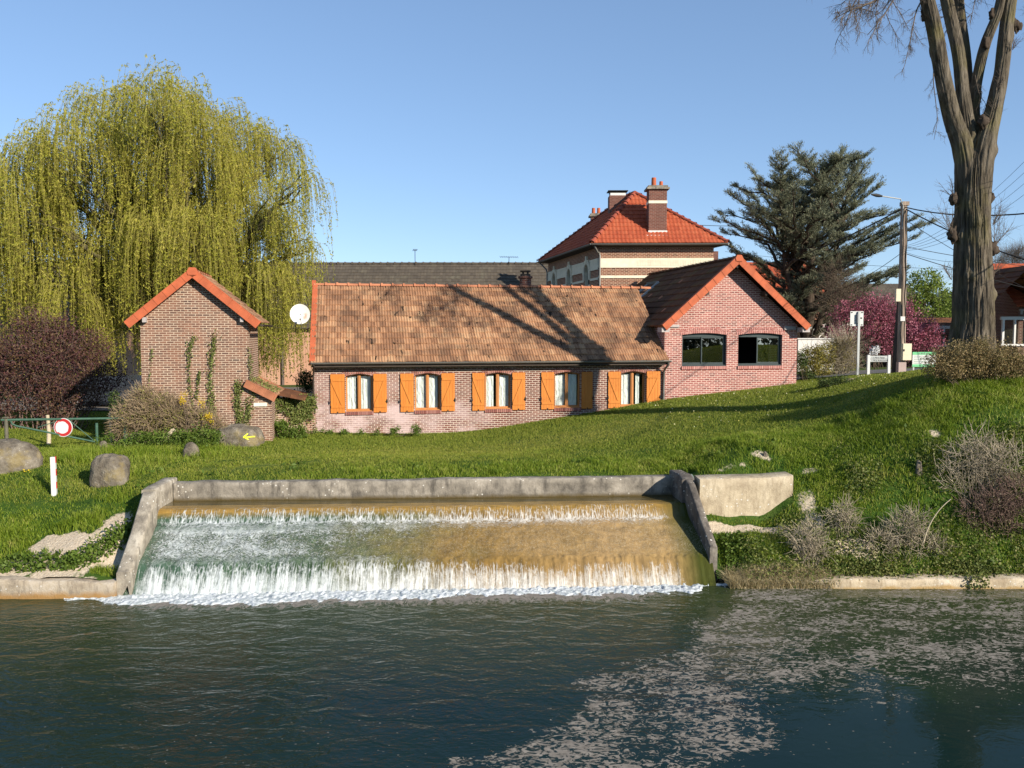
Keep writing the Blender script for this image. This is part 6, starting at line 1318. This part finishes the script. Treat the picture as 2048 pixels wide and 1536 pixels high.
for k, (px, py, r) in enumerate(((1530,905,5),(1838,925,6),(1520,912,3))): 
    boulder(px-r, px+r, py-r*.7, py+r*.5, P(px,py,20.6)[1] if 0 else (20.7 if px < 1600 else 19.3), ['chalk stone on the bare patch above the abutment','pink chalk stone high on the right bank','tiny chalk chip on the bare patch above the abutment'][k], 2.5, 9+k)
a = P(325, 885, 25.6); b = P(345, 862, 25.7); mb = MB(); mb.obox((a+b)/2, b-a, (0,1,0), np.cross(b-a, (0,1,0)), .28, .1, .05); mb.build('leaning_slab', CONL, None, label='narrow pale slab leaning among the nettles', category='slab')
# yellow sprayed arrow (paint on the boulder)
mb = MB(); YP = simple('yellow_spray', (.80, .85, .04), .6, .05)
dps = bpy.context.evaluated_depsgraph_get() if 0 else None
def onb(px, py):
    # project onto the boulder along the view direction by marching its mesh
    from mathutils.bvhtree import BVHTree
    global _bv
    try: _bv
    except NameError: 
        vs = [tuple(v.co+bo.location) for v in bo.data.vertices]; _bv = BVHTree.FromPolygons(vs, [tuple(p.vertices) for p in bo.data.polygons])
    d = Vector(P(px, py, 30.))-Vector((0,0,EYE)); d.normalize(); h = _bv.ray_cast(Vector((0,0,EYE)), d); return np.array(h[0])-np.array(d)*.006 if h[0] is not None else None
def stroke(pts, w):
    for (a, b) in zip(pts[:-1], pts[1:]):
        for k in range(5):
            t0, t1 = k/5, (k+1)/5; q0, q1 = [np.array(a)*(1-t)+np.array(b)*t for t in (t0, t1)]; d = np.array(b, float)-a; d /= np.linalg.norm(d); n_ = np.array((-d[1], d[0]))*w/2
            qs = [onb(*(q0-n_)), onb(*(q0+n_)), onb(*(q1+n_)), onb(*(q1-n_))]
            if all(q is not None for q in qs): mb.add(qs, [[0,1,2,3]])
stroke([(486,875),(496,874),(510,873)], 2.2); stroke([(496,867),(487,874),(497,879)], 2.2)
if mb.V: mb.build('sprayed_arrow', YP, bo, tuple(bo.location))
# satellite dish
D = 31.2; c = P(600, 628, D); r = 19.5/FPX*D; dz_ = thing('satellite_dish', 'round white satellite dish with a rust stain beside the long house roof', 'satellite dish', tuple(c)); O_ = tuple(c)
DW = NT('dish_white'); n = DW.noise(DW.obj(), 5., 4.); x = DW.sep(DW.obj()); k = DW.math('MULTIPLY', DW.rng(DW.math('ABSOLUTE', DW.math('SUBTRACT', x[0], .17)), .02, .10, 1., 0.), DW.math('MULTIPLY', DW.rng(x[2], .06, -.02), DW.rng(x[2], -.24, -.14)))
DW.col(DW.mix(DW.math('MULTIPLY', k, DW.rng(n, .35, .6)), (.62, .60, .54), (.40, .18, .06))); DW.set('Roughness', .4); DW = DW.m
nrm_ = unit(np.array((.25, -.93, .28))); ux = unit(np.cross((0,0,1.), nrm_)); uz = np.cross(nrm_, ux)
A_, B_ = np.meshgrid(np.linspace(0, 2*math.pi, 40), np.linspace(0, 1, 10)); g = c+ux*(np.cos(A_)*B_*r)[..., None]+uz*(np.sin(A_)*B_*r*1.08)[..., None]-nrm_*((1-B_**2)*r*.22)[..., None]; mb = MB(); mb.grid(g); mb.grid(g-nrm_*.015); mb.build('reflector', DW, dz_, O_)
mb = MB(); a = c-uz*r*1.0; f = c+nrm_*r*.8-uz*r*.75; mb.tube(bez(a, f, (.1,0,-.25), 8), .012, 5); mb.obox(f, ux, nrm_, uz, .03, .05, .03); mb.build('feed_arm', LEAD, dz_, O_)
mb = MB(); w_ = H(-.02, 2.2, c[2]-.05); mb.tube([c-nrm_*r*.2, w_], .02, 6); mb.build('bracket', IRON, dz_, O_)
# garden urn and car
D = 38.; c = P(589, 787, D); g0 = gz(c[0], D); mb = MB(); prof_ = [(.0,.16),(.05,.17),(.1,.08),(.3,.07),(.42,.09),(.46,.32),(.5,.34),(.53,.30),(.56,.10),(.66,.07),(.70,.14),(.74,.05),(.8,.02)]
mb.tube([(c[0], D, g0+h*1.25) for h, _ in prof_], [q for _, q in prof_], 16); mb.build('garden_fountain', simple('dark_stone', (.07,.075,.08), .8), None, label='small dark tiered garden fountain behind the lean-to roof', category='fountain')
D = 39.; cxp = P(225, 790, D); g0 = gz(cxp[0], D); car = thing('parked_car', 'dark grey car parked behind the purple shrub left of the outhouse', 'car', (cxp[0], D, g0)); O_ = (cxp[0], D, g0)
prof_ = [(-2.1,.35),(-2.15,.75),(-1.95,.95),(-1.2,1.05),(-.55,1.48),(.9,1.52),(1.7,1.12),(2.1,1.02),(2.15,.6),(2.1,.35)]; mb = MB()
yl = [(-.85,1.),(-.8,1.)]; n = len(prof_)
ring_ = lambda y, k: [np.array((cxp[0]+x, D+y*(1-(z > 1.1)*.18), g0+z*k)) for x, z in prof_]
a, b = ring_(-.85, 1), ring_(.85, 1)
for k in range(n): mb.quad(a[k], a[(k+1)%n], b[(k+1)%n], b[k])
for s in (a, b):
    cc_ = np.mean(s, axis=0); 
    for k in range(n): mb.add([s[k], s[(k+1)%n], cc_], [[0,1,2]])
CARP = simple('dark_car_paint', (.035,.038,.045), .25, .05, spec=.6); mb.build('body', CARP, car, O_)
mb = MB(); mb.quad(*[np.array((cxp[0]+x, D-.80, g0+z)) for x, z in ((-.95,1.1),(1.4,1.12),(.85,1.45),(-.5,1.43))]); mb.build('window', GLASSD, car, O_)
for x in (-1.35, 1.35):
    for y in (-.8, .8): 
        mb = MB(); mb.cyl((cxp[0]+x, D+y-.1, g0+.32), (cxp[0]+x, D+y+.1, g0+.32), .32, 20); wh = mb.build('wheel', IRON, car, O_)
        mb = MB(); mb.cyl((cxp[0]+x, D+y-.11, g0+.32), (cxp[0]+x, D+y+.11, g0+.32), .19, 14); mb.build('rim', LEAD, wh, O_)

# ------------------------------------------------------------ road, garden walls and far houses
def strip(name, pts, w, mat, label, lift=.03):
    pts = np.array(pts, float); L = np.r_[0, np.cumsum(np.hypot(*np.diff(pts, axis=0).T))]; s = np.arange(0, L[-1], .5); p = np.stack([np.interp(s, L, pts[:, i]) for i in (0,1)], 1)
    t = np.gradient(p, axis=0); t /= np.linalg.norm(t, axis=1)[:, None]; nn = np.stack([-t[:, 1], t[:, 0]], 1); rows = []
    for k in np.linspace(-.5, .5, 5): q = p+nn*w*k; rows.append(np.c_[q, ground(q[:, 0], q[:, 1])+lift])
    mb = MB(); mb.grid(np.stack(rows)); mb.build(name, mat, None, smooth=True, kind='structure', label=label)
ASPH = simple('asphalt', (.12, .115, .11), .9, .2, 3.)
strip('road', [(11.2,36.8),(14,36.6),(19,37.5),(26,41),(40,48)], 2.6, ASPH, 'grey lane passing behind the gabled house', .06)
strip('yard', [(-26,44),(-9,44),(-2,45)], 14, simple('pale_gravel', (.20,.17,.14), .95, .2, 8.), 'pale gravel yard in front of the long building', .05)
BRF = brick('far_brick', (.13,.06,.045), (.20,.09,.065), (.30,.22,.17)); WHP = simple('white_render', (.66,.63,.58), .8, .08)
def fhouse(label, x0, x1, y0, y1, ze_, zr_, wm, rm, wins=(), axis='x', wm2=None, ov=.35, cat='house'):
    cx, cy = (x0+x1)/2, y0; g0 = gz(cx, cy)-.1; t = thing('far_house', label, cat, (cx, cy, g0)); O_ = (cx, cy, g0); mb = MB()
    for a, b in (((x0,y0),(x1,y0)),((x1,y0),(x1,y1)),((x1,y1),(x0,y1)),((x0,y1),(x0,y0))):
        L = math.hypot(b[0]-a[0], b[1]-a[1]); mb.quad((*a,g0),(*b,g0),(*b,ze_),(*a,ze_), [(0,0),(L,0),(L,ze_-g0),(0,ze_-g0)])
    if axis == 'x':
        ym = (y0+y1)/2
        for x in (x0, x1): mb.add([(x,y0,ze_),(x,y1,ze_),(x,ym,zr_)], [[0,1,2]], [(0,0),(y1-y0,0),((y1-y0)/2,zr_-ze_)])
    else:
        xm = (x0+x1)/2
        for y in (y0, y1): mb.add([(x0,y,ze_),(x1,y,ze_),(xm,y,zr_)], [[0,1,2]], [(0,0),(x1-x0,0),((x1-x0)/2,zr_-ze_)])
    mb.build('wall', wm, t, O_); mb = MB()
    if axis == 'x':
        hy = (y1-y0)/2+ov; zz_ = ze_-ov*(zr_-ze_)/((y1-y0)/2); L = math.hypot(hy, zr_-zz_); rows = max(5, int(L/.35))
        tile_sheet(mb, (x0-ov, y0-ov, zz_), (1,0,0), np.array((0,hy,zr_-zz_))/L, x1-x0+2*ov, L, rows, pitch=.25, amp=.03, step=.045, per=3); tile_sheet(mb, (x0-ov, y1+ov, zz_), (1,0,0), np.array((0,-hy,zr_-zz_))/L, x1-x0+2*ov, L, rows, pitch=.25, amp=.03, step=.045, per=3)
    else:
        hx = (x1-x0)/2+ov; zz_ = ze_-ov*(zr_-ze_)/((x1-x0)/2); L = math.hypot(hx, zr_-zz_); rows = max(5, int(L/.35))
        tile_sheet(mb, (x0-ov, y0-ov, zz_), (0,1,0), np.array((hx,0,zr_-zz_))/L, y1-y0+2*ov, L, rows, pitch=.25, amp=.03, step=.045, per=3); tile_sheet(mb, (x1+ov, y0-ov, zz_), (0,1,0), np.array((-hx,0,zr_-zz_))/L, y1-y0+2*ov, L, rows, pitch=.25, amp=.03, step=.045, per=3)
    mb.build('roof', rm, t, O_)
    for (wx, wz, ww, wh) in wins:
        mb = MB()
        for a in ((wx-ww/2-.1, wx-ww/2, wz, wz+wh), (wx+ww/2, wx+ww/2+.1, wz, wz+wh), (wx-ww/2-.18, wx+ww/2+.18, wz+wh, wz+wh+.16), (wx-ww/2-.12, wx+ww/2+.12, wz-.1, wz), (wx-.04, wx+.04, wz, wz+wh)): mb.box(a[0], a[1], y0-.09, y0+.02, a[2], a[3])
        w = mb.build('window', WHITE, t, O_); mb = MB(); mb.quad((wx-ww/2,y0-.03,wz),(wx+ww/2,y0-.03,wz),(wx+ww/2,y0-.03,wz+wh),(wx-ww/2,y0-.03,wz+wh)); mb.build('pane', GLASSD, w, O_)
    return t, O_
fX = lambda px, D: (px-1024)/FPX*D
fZ = lambda py, D: P(1024, py, D)[2]
D = 41
t, O_ = fhouse('dark brick house with a bright red tile roof at the right edge', fX(1990,D)+1.1, fX(2330,D), D, D+5, fZ(602,D), fZ(528,D+2.5), BRF, ROOFR, [(fX(2026,D), fZ(688,D), 1.05, (688-640)/FPX*D), (fX(2090,D), fZ(688,D), 1.05, 1.2)])
mb = MB(); z_ = fZ(622, D)
for k in range(26): x = fX(1990,D)+1.15+k*.22; mb.box(x, x+.1, D-.08, D+.02, z_-.16, z_)
mb.box(fX(1990,D)+1.1, fX(2200,D), D-.07, D+.02, z_, z_+.1); mb.build('frieze', GREYP, t, O_)
mb = MB(); xx = fX(2040, D-1.5); 
tile_sheet(mb, (xx-1.9, D-2.2, fZ(613, D-2)), (0,1,0), unit(np.array((1.9,0,1.9))), 3.2, 2.7, 7, pitch=.25, amp=.03, step=.045, per=3); tile_sheet(mb, (xx+1.9, D-2.2, fZ(613, D-2)), (0,1,0), unit(np.array((-1.9,0,1.9))), 3.2, 2.7, 7, pitch=.25, amp=.03, step=.045, per=3); mb.build('porch_roof', ROOFD, t, O_)
D = 66
t, O_ = fhouse('red roofed house glimpsed through the cedar', fX(1480,D), fX(1650,D), D, D+8, fZ(600,D), fZ(525,D+4), BRF, ROOFR, [(fX(1600,D), fZ(655,D), .8, 1.6)], )
mb = MB(); mb.box(fX(1440,D), fX(1452,D), D+3, D+3.8, fZ(560,D), fZ(495,D)); mb.build('chimney', BR5, t, O_)
D = 52
t, O_ = fhouse('low white house with tan roof right of the cedar trunk', fX(1600,D), fX(1720,D), D, D+6, fZ(635,D), fZ(598,D+3), WHP, simple('tan_tiles', (.38,.19,.12), .9, .25), [(fX(1626,D), fZ(672,D), .5, 1.0), (fX(1668,D), fZ(672,D), .5, 1.0)])
D = 70
t, O_ = fhouse('dark roofed house far behind the cherry and pole', fX(1735,D), fX(1850,D), D, D+8, fZ(625,D), fZ(568,D+4), BRF, ROOFG, [], )
D = 60
t, O_ = fhouse('grey roofed barn far behind the pale green tree', fX(1800,D), fX(1925,D), D+6, D+14, fZ(630,D), fZ(585,D+8), BRF, ROOFG, [], cat='barn')
D = 46
t, O_ = fhouse('dark maroon roofed house directly left of the bare trunk', fX(1872,D), fX(1975,D), D, D+7, fZ(668,D), fZ(636,D+3.5), BRF, ROOFD, [(fX(1885,D), fZ(690,D), .8, .9)], axis='x')
a, b = P(1596, 702, 40.), P(1672, 668, 40.); mb = MB(); mb.box(a[0], b[0], 40, 40.25, gz(a[0], 40)-.2, b[2]-.25); mb.box(a[0]-.05, b[0]+.05, 39.95, 40.3, b[2]-.25, b[2]-.2); mb.build('garden_wall', WHITE, None, label='white garden wall between the gabled house and the cherry', category='wall')
# white flowers and low garden bits under the cherry
shrub('white_flowers', 'small white flowering bush under the cherry', 'shrub', 40., [(1748,703,9),(1755,700,7)], 300, .08, leafm('white_petals', (.6,.6,.6), (.8,.8,.78), None, .2), stems=6)
# far line of trees closing the horizon
mb = MB(); n = 60000; x = rng.uniform(-130, 150, n); tops = 6.2+2.4*fbm(x*.06, x*0, seed=71)+1.3*fbm(x*.35, x*0, seed=72); z = 2+(tops-2)*rng.random(n)**.7; y = 118+rng.uniform(-6, 6, n); leaves(mb, np.stack([x, y, z], 1), .75, .6)
mb.build('far_wood', leafm('far_foliage', (.05,.06,.03), (.10,.11,.055), (.17,.16,.10), .2, .1), None, kind='stuff', label='distant line of trees on the horizon')
shrub('bare_far_tree', 'grey leafless far tree above the red roof at the right edge', 'tree', 85., [(2020,520,22),(2045,512,20),(2000,535,18),(2070,515,22)], 0, .1, DRY, stems=40, twigs=2600, twiglen=1.1, stemr=.05, stemmat=TWIG, crownname='crown')
shrub('dark_tree', 'dark evergreen behind the pale green tree by the bare trunk', 'tree', 64., [(1895,600,20),(1905,625,22),(1885,630,16)], 3000, .2, DGRN, stems=10, stemmat=BARKD, stemr=.06, crownname='crown')
shrub('brown_tree', 'thin brown budding tree between the cedar and the cherry', 'tree', 45., [(1680,560,30),(1690,600,34),(1720,620,26),(1665,610,24)], 1500, .07, DRY, stems=26, twigs=1500, twiglen=.9, stemr=.035, stemmat=TWIG, crownname='crown')

mb = MB(); n = 26000; a_ = rng.uniform(0, 1, n); x = 46+18*a_+rng.uniform(-4, 4, n); y = 34-62*a_+rng.uniform(-4, 4, n); z = 3+(7.5+3*fbm(x*.12, y*.12, seed=73))*rng.random(n)**.8; leaves(mb, np.stack([x, y, z], 1), .8, .6)  # out-of-view foliage added so the wing windows don't mirror the bright horizon
n = 30000; x = rng.uniform(-90, 66, n); y = -48+rng.uniform(-5, 5, n); z = (9+3*fbm(x*.08, y*0, seed=74))*rng.random(n)**.8; leaves(mb, np.stack([x, y, z], 1), .9, .6)
mb.build('added_unseen_wood', bpy.data.materials['far_foliage'], None, kind='stuff', label='unseen trees added around the pond to darken the window reflections')
